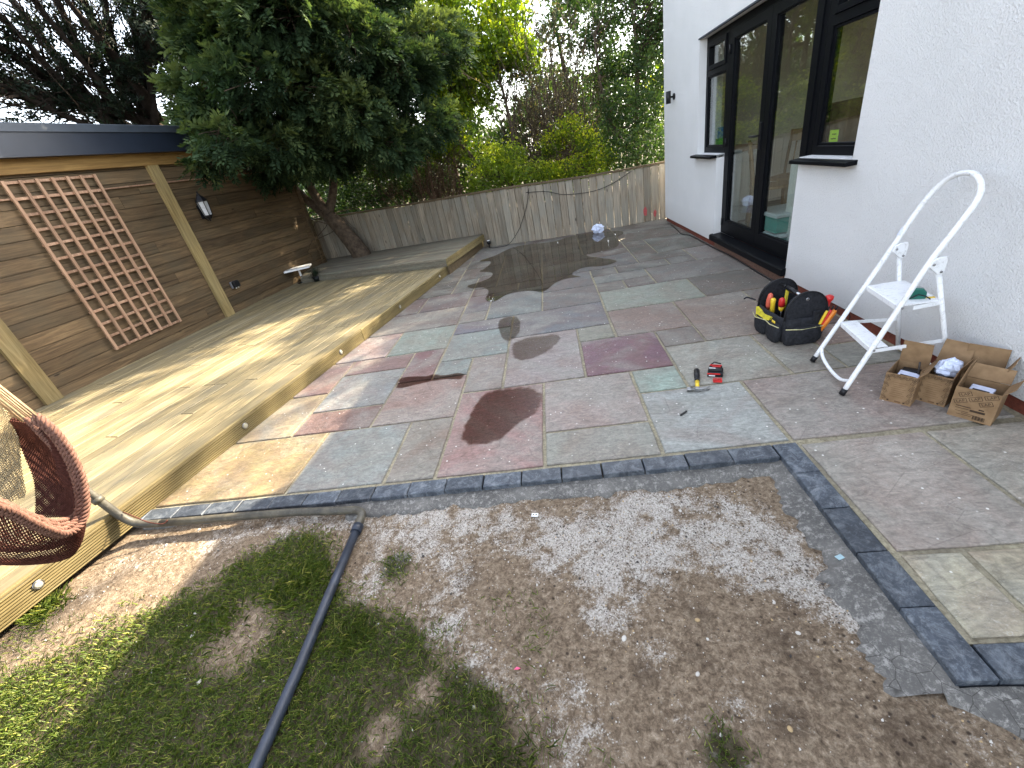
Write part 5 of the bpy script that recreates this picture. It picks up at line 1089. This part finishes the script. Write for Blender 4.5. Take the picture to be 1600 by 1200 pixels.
# positions from the ground contact of each carton; rz turns the printed face towards the patio
make_box('leftmost open cardboard box, one tall flap up, holding paper packets', (1.695, 2.03, 0), R(-50), .125, .17, .165, {'+y': (.12, -8), '+x': (.045, 35)}, (('-y', 'lines'), ('-x', 'edge')))
make_box('middle open cardboard box with a pale plastic bag on top', (1.825, 1.985, 0), R(-56), .125, .15, .16, {'+y': (.12, 22), '+x': (.06, 8)}, (('-y', 'lines'),))
make_box('front right open cardboard box with rows of black framed lettering', (1.862, 1.815, 0), R(-53), .15, .12, .16, {'-x': (.11, -10), '+y': (.07, 30), '+x': (.05, 35)}, (('-y', 'rows'), ('-x', 'edge')))
make_box('rear right open cardboard box against the white wall with two raised flaps', (1.935, 1.93, 0), R(-50), .15, .10, .165, {'+y': (.11, 2), '+x': (.09, 18)}, (('-y', 'rows'), ('+x', 'edge')))
W1 = crumpled('plastic_bag', 'crumpled pale blue-white plastic bag stuffed in the middle cardboard box', 'plastic bag', (1.845, 1.99, .125), .052, 'tissue', 3, .8)
def packet(label, loc, rz, sx, sy, h, mt, tilt=0):
    e = thing('paper_packet', label, 'packet', loc, rz); e.rotation_euler = (tilt, tilt*.5, rz); m = MB(); m.cbox(-sx/2, sx/2, -sy/2, sy/2, 0, h, .003); m.build('wrapper', mt, e, .002); m = MB(); m.cbox(-sx/2+.012, sx/2-.012, -sy/2+.006, -sy/2+.03, h, h+.0015, .0004); m.build('label_strip', 'black_plastic', e)
packet('bluish white packet lying in the leftmost cardboard box', (1.695, 2.02, .09), R(-50), .085, .07, .045, 'blue_white', .12)
packet('black and white packet tucked behind in the leftmost cardboard box', (1.735, 2.055, .08), R(-48), .07, .04, .06, 'black_plastic', -.1)
packet('pale packet showing inside the front right cardboard box', (1.862, 1.82, .09), R(-53), .08, .07, .05, 'blue_white', .1)
t = thing('screwdriver_bit', 'small pale upright rod standing in the leftmost cardboard box', 'rod', (1.735, 2.01, .13)); m = MB(); m.tube([(0, 0, 0), (-.008, .004, .075)], .004, 6); m.build('rod', 'chip_grey', t)

# ---------------------------------------------------------------- hammer, battery tool, small things on the stone
def make_hammer():
    p, q = Vector((.757, 2.318, .016)), Vector((.829, 2.568, .014)); e = thing('claw_hammer', 'claw hammer with a black and yellow handle lying on the stone patio', 'hammer', p); d = (q-p).normalized(); s_ = Vector((d.y, -d.x, 0)); L = (q-p).length
    rot = Matrix((s_, d, Vector((0, 0, 1)))).transposed().to_4x4()
    def oval(m, y0, y1, rx0, rx1, rz0, rz1): m.add([(math.cos(a)*r_, y, math.sin(a)*z_) for y, r_, z_ in ((y0, rx0, rz0), (y1, rx1, rz1)) for a in [2*math.pi*k/16 for k in range(16)]], [(k, (k+1) % 16, 16+(k+1) % 16, 16+k) for k in range(16)]+[tuple(range(16))[::-1], tuple(range(16, 32))], smooth=True, mat=rot)
    m = MB(); oval(m, .015, .10, .011, .0135, .009, .011); m.build('handle', 'yellow_plastic', e)
    m = MB(); oval(m, .10, .13, .0145, .0165, .012, .013); oval(m, .13, L-.012, .0165, .0175, .013, .014); oval(m, L-.012, L, .0175, .013, .014, .010); m.build('grip', 'black_plastic', e)
    m = MB(); m.box(-.014, .014, -.012, .016, -.012, .012, mat=rot)
    m.lathe([(.010, .014), (.010, .03), (.0145, .036), (.0145, .058), (.013, .06)], 16, mat=rot @ Matrix.Rotation(R(-90), 4, 'Y')); m.build('head', 'dark_steel', e, .002)
    for z in (-.006, .006):
        m = MB(); c = spline([(.010, 0, z*.6), (.03, .001, z), (.052, .009, z*1.5), (.070, .026, z*1.9)], 5); m.tube([rot @ p_ for p_ in c], taper(len(c), .0085, .0025), 8); m.build('claw', 'dark_steel', e)
make_hammer()
def make_tool():
    e = thing('battery_pack', 'black and red power tool battery lying on the patio right of the hammer', 'battery', (.925, 2.50, 0), R(-22))
    m = MB(); m.cbox(-.045, .045, -.038, .038, .0, .034, .008); m.cbox(-.040, .038, -.032, .034, .0345, .052, .006); m.build('body', 'black_plastic', e, .003)
    m = MB(); m.box(-.046, .03, -.0395, -.038, .018, .027); m.box(-.02, .03, .0, .008, .0525, .056); m.box(-.035, .035, .018, .022, .0525, .058); m.build('trim', 'red_plastic', e)
    m = MB(); m.box(-.036, .0, -.0405, -.0385, .006, .013); m.build('label', 'white_plastic', e); m = MB(); m.box(-.038, -.0, -.02, -.012, .0525, .0535); m.build('label', 'white_plastic', e)
    m = MB(); m.tube([(-.03, .034, .05), (-.01, .042, .066), (.03, .036, .058)], .004, 6); m.build('clip', 'black_plastic', e)
    t = thing('red_wall_plugs', 'small bright red strip of wall plugs lying against the black battery', 'wall plugs', (.905, 2.405, 0), R(-15)); m = MB()
    m.cbox(-.026, .026, -.012, .012, 0, .012, .003)
    for k in range(6): m.cbox(-.025+k*.0088, -.019+k*.0088, -.012, .014, .0125, .022, .002)
    m.build('strip', 'red_plastic', t)
    t = thing('metal_bit', 'short black masonry bit lying alone on the big grey slab', 'drill bit', (.612, 2.098, .006), R(38)); m = MB(); m.box(-.03, .028, -.005, .005, -.003, .004); m.build('bar', 'black_plastic', t, .002)
make_tool()
crumpled('plastic_wrap', 'crumpled white plastic wrapping in the puddle by the grey fence', 'plastic wrap', (.80, 7.86, .004), .085, 'tissue', 8, .8)
t = thing('tile_spacer', 'white two-hole plastic clip lying on the pale grit below the kerb', 'clip', (-.258, 1.47, -.045), R(-8)); m = MB(); m.ext([(-.016, 0), (.016, 0), (.016, .004), (-.016, .004)], (0, -.010, 0), (0, .010, 0), (1, 0, 0), (0, 0, 1)); m.build('plate', 'white_plastic', t, .001)
for sx in (-.007, .007): m = MB(); m.lathe([(.0035, .0042), (.0035, .005)], 10, mat=Matrix.Translation((sx, 0, 0))); m.build('hole', 'black_plastic', t)
t = thing('tile_chip', 'pale blue square chip lying on the mortar beside the right-hand kerb', 'chip', (.888, 1.117, -.03), R(20)); m = MB(); m.cbox(-.013, .013, -.009, .009, 0, .003, .0008); m.build('chip', 'pale_blue', t)
t = thing('pink_scrap', 'tiny pink plastic scrap on the bare soil near the bottom of the picture', 'scrap', (-.313, .786, -.05), R(10)); m = MB(); m.add([(-.012, 0, .0), (0, .004, .006), (.013, -.002, .002), (.003, -.005, .004)], [(0, 1, 2), (0, 2, 3)]); m.build('scrap', 'pink', t)
def stone(label, x, y, s_, mt, seed, cat='stone'):
    e = thing('stone' if cat == 'stone' else 'wood_chip', label, cat, (x, y, ground_z(x, y)), seed); rs = random.Random(seed); m = MB(); rows = []
    for i in range(6):
        th = math.pi*i/5; rows.append([(math.sin(th)*math.cos(p)*s_*(1+.25*mnoise.noise(Vector((math.cos(p), math.sin(p), th+seed)))), math.sin(th)*math.sin(p)*s_*(.75 if cat == 'stone' else .38), math.cos(th)*s_*(.6 if cat == 'stone' else .2)+s_*.15) for p in [2*math.pi*k/9 for k in range(10)]])
    m.grid(rows, smooth=False); m.build('lump', mt, e)
for a in (('largest round white stone lying on the bare soil in the middle', .062, .872, .0115, 'stone_white', 1), ('small white stone lying in the shaded grass left of the black tube', -1.558, .784, .012, 'stone_white', 2), ('tan stone on the soil below the right arm of the kerb', .324, .924, .0095, 'stone_tan', 3), ('small white stone on the soil right of the pink scrap', .269, .747, .008, 'stone_white', 4), ('orange-tan stone near the lower right edge of the soil', .47, .60, .009, 'stone_tan', 5), ('pale stone close to the cracked mortar at lower right', .62, .86, .008, 'stone_white', 9)): stone(*a)
for a in (('long pale wood chip on the grass just right of the black tube', -.984, .997, .016, 'stone_tan', 6), ('short pale wood chip right of the tube, near the long one', -.892, .973, .011, 'stone_white', 7), ('pale wood chip at the edge of the bare patch in the shaded grass', -1.738, .968, .019, 'stone_white', 8), ('pale curled wood chip on the grass near the lower edge', -.717, .69, .014, 'stone_tan', 10), ('pale wood chip in the bare patch nearer the tube', -1.30, .96, .013, 'stone_tan', 12)): stone(*a, cat='wood chip')

# ---------------------------------------------------------------- cables
t = thing('wall_cable', 'thin black cable running along the brick plinth under the glass doors', 'cable'); m = MB()
m.tube(spline([hp(-.04, 7.4, .012), hp(-.06, 7.0, .01), hp(-.10, 6.6, .01), hp(-.035, 6.4, .01), hp(-.03, 5.6, .012), hp(-.022, 5.0, .02), hp(-.03, 4.4, .01), hp(-.04, 3.8, .01), hp(-.03, 3.3, .01)], 6), .006, 6); m.build('cable', 'black_plastic', t)
t = thing('fence_cable', 'thin dark cable hanging across the grey fence and down to the puddle', 'cable'); m = MB()
m.tube(spline([(1.45, 8.02, .86), (1.1, 8.02, .72), (.75, 8.03, .665), (.3, 8.07, .70), (.0, 8.11, .80), (-.35, 8.18, .84)], 6), .005, 5); m.build('cable', 'black_plastic', t)
m = MB(); m.tube(spline([(-.3, 8.16, .9), (-.36, 8.17, .66), (-.5, 8.20, .38), (-.62, 8.22, .20), (-.82, 8.2, .02), (-1.0, 8.15, .012), (-1.15, 8.2, .012), (-1.26, 8.3, .05)], 6), .005, 5); m.build('cable_tail', 'black_plastic', t)
t = thing('garden_lamp', 'small dark spike lamp with a round glass at the corner of the grey platform', 'garden lamp', (-1.2, 8.3, 0)); m = MB(); m.lathe([(.012, 0), (.012, .06), (.035, .075), (.04, .12), (.03, .13)], 14); m.build('lamp_body', 'black_plastic', t); m = MB(); m.lathe([(.028, .131), (.024, .140), (.005, .143)], 14); m.build('lens', 'white_plastic', t)

# ---------------------------------------------------------------- white side table + dark grass by the garden room
t = thing('side_table', 'small white square side table on one leg near the clad wall', 'side table', (-4.62, 7.50, .137), R(20))
m = MB(); m.cbox(-.22, .22, -.16, .16, .24, .268, .004); m.build('table_top', 'white_plastic', t); m = MB(); m.tube([(0, 0, .01), (0, 0, .24)], .018, 10); m.build('leg', 'white_plastic', t); m = MB(); m.lathe([(.11, 0), (.11, .008), (.03, .014)], 18); m.build('base', 'black_plastic', t)
t = thing('dark_grass_plant', 'dark spiky tuft beside the white side table at the platform end', 'plant', (-4.25, 7.35, .137)); r_ = np.random.default_rng(2); n = 420
m = MB(); m.lathe([(.07, 0), (.09, .09), (.085, .09), (.06, .07)], 14); m.build('pot', 'black_plastic', t)
d = unit(r_.normal(size=(n, 3))*np.array([1, 1, .8])+np.array([0, 0, .55])); L_ = (.13+.1*r_.random(n))[:, None]; P0 = np.zeros((n, 3))+np.array([0, 0, .08]); s_ = unit(np.cross(d, np.array([0, 0, 1.])))*.004
fastmesh('blades', np.stack([P0-s_, P0+s_, P0+d*L_], 1).reshape(-1, 3), np.arange(3*n).reshape(n, 3), 'darkfir', np.repeat(r_.random(n), 3), t)

# ---------------------------------------------------------------- wall light and things inside the room
t = thing('wall_light', 'black cylindrical wall light on the white house near the fence', 'wall light', hp(0, 7.31, 1.76), HA)
m = MB(); m.lathe([(.03, -.075), (.033, -.075), (.033, .075), (.03, .075), (.027, .06)], 18, mat=Matrix.Translation((-.085, 0, 0))); m.build('shade', 'black_plastic', t)
m = MB(); m.lathe([(.04, 0), (.04, .018), (.03, .022)], 18, mat=Matrix.Rotation(R(-90), 4, 'Y')); m.box(-.07, -.02, -.012, .012, -.012, .012); m.build('bracket', 'black_plastic', t)
def inbox(name, label, cat, x0, x1, y0, y1, z0, z1, mt, extra=None):
    c = hp((x0+x1)/2, (y0+y1)/2, z0); e = thing(name, label, cat, c, HA); m = MB(); a, b = (x1-x0)/2, (y1-y0)/2; m.cbox(-a, a, -b, b, 0, z1-z0, .006); m.build('body', mt, e, .004); return e, a, b, z1-z0
e, a, b, h_ = inbox('kitchen_unit', 'long white kitchen unit seen through the left door leaf', 'kitchen unit', .16, .76, 6.15, 7.05, .152, .98, 'white_unit'); m = MB(); m.box(-a-.02, a, -b-.02, b, h_+.001, h_+.035); m.build('worktop', 'pine', e)
for k in range(1): m = MB(); m.cbox(-a+.01, a-.01, -b-.018, -b-.001, .1, h_-.02, .003); m.build('unit_door', 'white_unit', e)
inbox('green_crate', 'bright green tub on the white kitchen unit behind the door glass', 'tub', .22, .42, 6.2, 6.42, 1.02, 1.17, 'leafgreen_plastic'); inbox('blue_tub', 'blue tub standing on the green one behind the door glass', 'tub', .24, .40, 6.22, 6.40, 1.172, 1.29, 'blue_plastic')
inbox('window_bench', 'low pine bench under the right-hand window inside', 'bench', .24, .80, 3.55, 4.5, .152, .93, 'white_unit')
e, a, b, h_ = inbox('brown_carton', 'brown cardboard carton inside behind the right-hand window pane', 'carton', .28, .62, 3.86, 4.30, .932, 1.36, 'card'); m = MB(); m.box(-a-.001, -a, -.02, .02, .0, h_); m.build('packing_tape', 'inklight', e)
e = thing('notice', 'yellow green printed notice stuck inside the right-hand window', 'notice', hp(.118, 3.72, 1.05), HA); m = MB(); m.box(0, .0015, -.05, .05, 0, .15); m.build('sheet', 'lime_paper', e)
m = MB()
for k in range(4): m.box(-.0012, -.0004, -.03, .03-.01*(k % 2), .03+k*.03, .036+k*.03)
m.build('printed_line', 'ink', e)
for k in range(2):
    e, a, b, h_ = inbox('storage_box', ['teal plastic storage box on the room floor, lower of two', 'teal plastic storage box stacked on the lower one behind the door'][k], 'storage box', .13, .50, 4.42, 4.85, .153+k*.19, .295+k*.19, 'teal_plastic'); m = MB(); m.cbox(-a-.015, a+.015, -b-.015, b+.015, h_+.001, h_+.035, .008); m.build('lid', 'clear', e)
def in_chair(label, x, y, rz):
    e = thing('dining_chair', label, 'chair', hp(x, y, .151), rz, 'pine chairs inside the room'); m = MB(); m.cbox(-.21, .21, -.2, .2, .43, .46, .008); m.build('seat', 'pine', e)
    for sx in (-.18, .18):
        m = MB(); m.tube([(sx, -.17, 0), (sx*.95, -.16, .43)], [.014, .018], 8); m.build('leg', 'pine', e); m = MB(); m.tube(spline([(sx*1.02, .21, 0), (sx, .18, .45), (sx*.95, .24, .95)], 5), .017, 8); m.build('leg', 'pine', e)
    m = MB(); m.cbox(-.18, .18, .225, .245, .82, .95, .006); m.build('backrest', 'pine', e)
    for sx in (-.1, 0, .1): m = MB(); m.tube([(sx, .185, .46), (sx, .233, .82)], .008, 6); m.build('spindle', 'pine', e)
in_chair('pine chair nearest the right door leaf, inside', .62, 5.65, R(70)); in_chair('pine chair further back in the room, beside the kitchen unit', 1.05, 6.1, R(-60))

# ---------------------------------------------------------------- hanging rope chair and its tubular stand
def braid(m, pts, R0, r, strands=3, pitch=.05, n=6, mi=0):
    pts = spline(pts, 14); acc = 0; prev = None; fr = []
    x = None
    for i, p in enumerate(pts):
        t = (pts[min(i+1, len(pts)-1)]-pts[max(i-1, 0)]).normalized()
        x = t.orthogonal().normalized() if x is None else (x-t*x.dot(t)).normalized(); y = t.cross(x)
        if i: acc += (p-pts[i-1]).length
        fr.append((p, x.copy(), y, acc))
    for k in range(strands):
        q = [p+(x_*math.cos(2*math.pi*(a/pitch+k/strands))+y_*math.sin(2*math.pi*(a/pitch+k/strands)))*R0 for p, x_, y_, a in fr]
        m.tube(q, r, n, mi=mi, col=(random.random(),)*3)
def net(name, A, B, mat, parent, nu, nv, bulge=(0, 0, 0), th=.004):
    """knotted net between two curves: diagonal cords with open diamonds"""
    A = spline(A, 12); B = spline(B, 12); f = lambda L, t: L[min(len(L)-1, int(t*(len(L)-1)))].lerp(L[min(len(L)-1, int(t*(len(L)-1))+1)], (t*(len(L)-1)) % 1)
    bu = Vector(bulge); V = []; F = []
    for i in range(nu+1):
        for j in range(nv+1):
            u, v = i/nu, j/nv; p = f(A, u).lerp(f(B, u), v)+bu*4*v*(1-v); V.append(tuple(p))
    for i in range(0, nu):
        for j in range(0, nv):
            if (i+j) % 2 == 0:
                pass
    # diamonds: quads between odd/even lattice nodes
    idx = lambda i, j: i*(nv+1)+j
    for i in range(1, nu):
        for j in range(1, nv):
            if (i+j) % 2: F.append((idx(i-1, j), idx(i, j-1), idx(i+1, j), idx(i, j+1)))
    me = bpy.data.meshes.new(name); me.from_pydata(V, [], F); me.materials.append(MAT[mat]); o = bpy.data.objects.new(name, me); COL.objects.link(o); o.parent = parent
    w_ = o.modifiers.new('cords', 'WIREFRAME'); w_.thickness = th; w_.use_replace = True; w_.use_even_offset = False
    return o
def make_chair():
    e = thing('rope_hanging_chair', 'brown and cream knotted rope chair hanging at the left edge over the deck', 'hanging chair', (0, 0, 0))
    rim = [(-2.17,1.33,.89),(-2.13,1.32,.84),(-2.11,1.3,.74),(-2.11,1.27,.62),(-2.12,1.22,.51),(-2.14,1.17,.45),(-2.12,1.1,.47),(-2.06,1.03,.59),(-2.01,.98,.71),(-1.99,.93,.8),(-2.0,.9,.9)]
    m = MB()
    for dx, dy, dz in ((0, 0, 0), (-.022, .0, -.004), (-.012, .004, .02), (-.04, .01, .004)): braid(m, [(x+dx, y+dy, z+dz) for x, y, z in rim], .0095, .0072, 3, .055, 5)
    m.build('rim_braid', 'rope_brown', e)
    m = MB()
    for k, off in enumerate(((0, 0, 0), (-.012, .008, -.022), (-.006, .0, .022))): braid(m, [(x+off[0], y+off[1], z+off[2]) for x, y, z in [(-2.27,1.36,.87),(-2.25,1.35,.76),(-2.22,1.33,.62),(-2.20,1.28,.52),(-2.19,1.22,.45),(-2.14,1.12,.50),(-2.08,1.05,.60),(-2.03,1.0,.70),(-2.02,.96,.80)]], .008, .006, 3, .035, 5)
    m.build('inner_braid', 'rope_brown', e)
    m = MB(); braid(m, [(-2.2, 1.335, .90), (-2.18, 1.33, .80), (-2.16, 1.31, .66), (-2.16, 1.27, .53)], .006, .005, 3, .03, 5); m.build('edge_cord', 'rope_tan', e)
    rb = [(-2.18,1.34,.88),(-2.16,1.33,.74),(-2.16,1.30,.60),(-2.17,1.23,.47),(-2.16,1.15,.43),(-2.13,1.08,.50),(-2.06,1.0,.64),(-2.02,.95,.78)]
    bt = [(-2.36,1.36,.62),(-2.36,1.34,.48),(-2.38,1.30,.38),(-2.42,1.25,.30),(-2.46,1.2,.275),(-2.50,1.12,.33),(-2.48,1.02,.45),(-2.42,.95,.60)]
    net('seat_net', rb, bt, 'rope_dark', e, 120, 46, (-.0, -.02, -.07), .0052)
    net('seat_net', [(x-.03, y+.02, z+.02) for x, y, z in rb], [(x+.0, y+.03, z+.03) for x, y, z in bt], 'rope_dark', e, 90, 34, (-.0, -.02, -.04), .005)
    inner0 = [(-2.20,1.34,.86),(-2.24,1.36,.78),(-2.29,1.375,.66),(-2.31,1.36,.54),(-2.30,1.31,.45),(-2.26,1.25,.42)]; inner1 = [(-2.52,1.45,.86),(-2.57,1.47,.79),(-2.67,1.49,.66),(-2.72,1.48,.52),(-2.72,1.43,.43),(-2.66,1.34,.37)]
    net('inner_net', inner0, inner1, 'rope_dark', e, 84, 60, (0, .03, -.03), .0062); net('inner_net', [(x-.02, y+.02, z) for x, y, z in inner0], [(x-.02, y+.02, z) for x, y, z in inner1], 'rope_dark', e, 70, 50, (0, .03, -.03), .0062)
    net('rim_net', [(x+.0, y, z) for x, y, z in [(-2.15,1.335,.88),(-2.13,1.32,.76),(-2.13,1.3,.62),(-2.15,1.24,.48),(-2.16,1.17,.44)]], inner0[:5]+[(-2.26,1.25,.42)], 'rope_dark', e, 84, 22, (0, .01, -.01), .006)
    cr = [(-2.46,1.46,1.12),(-2.50,1.47,1.0),(-2.535,1.47,.88),(-2.57,1.45,.74),(-2.60,1.40,.62),(-2.60,1.34,.50)]; cl = [(-2.40,1.2,1.40),(-2.44,1.18,1.20),(-2.46,1.15,1.05),(-2.46,1.1,.9),(-2.44,1.05,.78),(-2.42,1.0,.66)]
    net('back_net', cr, cl, 'rope_cream', e, 110, 70, (-.05, .03, -.02), .006)
    net('back_net', [(x-.02, y+.02, z) for x, y, z in cr], [(x-.02, y+.02, z) for x, y, z in cl], 'rope_cream', e, 80, 50, (-.05, .03, -.02), .006)
    m = MB(); knot = Vector((-2.35, 1.15, 2.25)); rs = random.Random(3)
    for k in range(11):
        p = Vector((-2.165, 1.33, .885)).lerp(Vector((-2.46, 1.44, .84)), (k/10)**1.1)+Vector((0, rs.gauss(0, .008), 0)); mid = p.lerp(knot, .5)+Vector((0, .015, -.02)); m.tube(spline([p, mid, knot], 6), .0036, 5)
    m.build('suspension_cords', 'rope_tan', e)
    m = MB()
    for k in range(5): p = Vector((-2.30-.02*k, 1.37+.01*k, .88+.01*k)); m.tube([p, p.lerp(knot, .5), knot], .0045, 5)
    m.build('suspension_cords', 'rope_cream', e)
    m = MB(); m.tube([knot, knot+Vector((-.1, 0, .25))], .012, 6); m.build('hanging_rope', 'rope_cream', e)
make_chair()
def make_stand():
    e = thing('hammock_stand', 'dusty dark steel tube stand of the hanging chair, lying along the kerb', 'chair stand', (-2.6, 1.6, 0)); B = Vector((-2.6, 1.6, 0)); r_ = .0215
    z0 = -.012
    bend = [(-1.56, 1.612, z0+.004), (-1.40, 1.60, z0), (-1.27, 1.592, z0), (-1.215, 1.585, z0), (-1.175, 1.555, z0), (-1.165, 1.50, z0), (-1.160, 1.44, z0)]
    m = MB(); m.tube([Vector(p)-B for p in [(-2.42, 1.605, .016), (-2.2, 1.607, .010), (-1.9, 1.609, .004), (-1.56, 1.612, z0+.004)]+spline(bend, 6)[1:]], r_, 14); m.build('base_tube', 'tube', e)
    m = MB(); m.tube([Vector(p)-B for p in spline([(-2.42, 1.605, .016), (-2.52, 1.604, .022), (-2.585, 1.60, .05), (-2.625, 1.598, .11), (-2.655, 1.596, .20), (-2.70, 1.59, .36)], 7)], r_, 14); m.build('upright_socket', 'tube', e)
    m = MB(); a, b = Vector((-2.665, 1.595, .225)), Vector((-2.675, 1.594, .255)); m.tube([a-B, b-B], r_+.006, 16); m.build('collar', 'tube', e)
    m = MB(); m.tube([Vector((-2.67, 1.594, .25))-B, Vector((-2.80, 1.57, .75))-B, Vector((-2.93, 1.53, 1.4))-B, Vector((-2.85, 1.4, 2.2))-B, Vector((-2.45, 1.15, 2.52))-B], r_*.86, 14); m.build('upright_tube', 'tube', e)
    m = MB(); m.tube([Vector((-1.161, 1.475, z0))-B, Vector((-1.160, 1.43, z0))-B], r_+.005, 16); m.build('collar', 'tube_shaded', e)
    m = MB(); m.tube([Vector(p)-B for p in [(-1.160, 1.44, z0), (-1.148, 1.1, z0-.006), (-1.132, .8, z0-.010), (-1.125, .5, z0-.012), (-1.12, .2, z0-.012)]], r_*.95, 14); m.build('side_tube', 'tube_shaded', e)
    m = MB(); m.tube([Vector(p)-B for p in spline([(-2.60, 1.605, .125), (-2.52, 1.585, .10), (-2.45, 1.575, .06), (-2.38, 1.58, .032), (-2.36, 1.60, .038)], 5)], .0035, 6); m.build('strap', 'rope_dark', e)
make_stand()
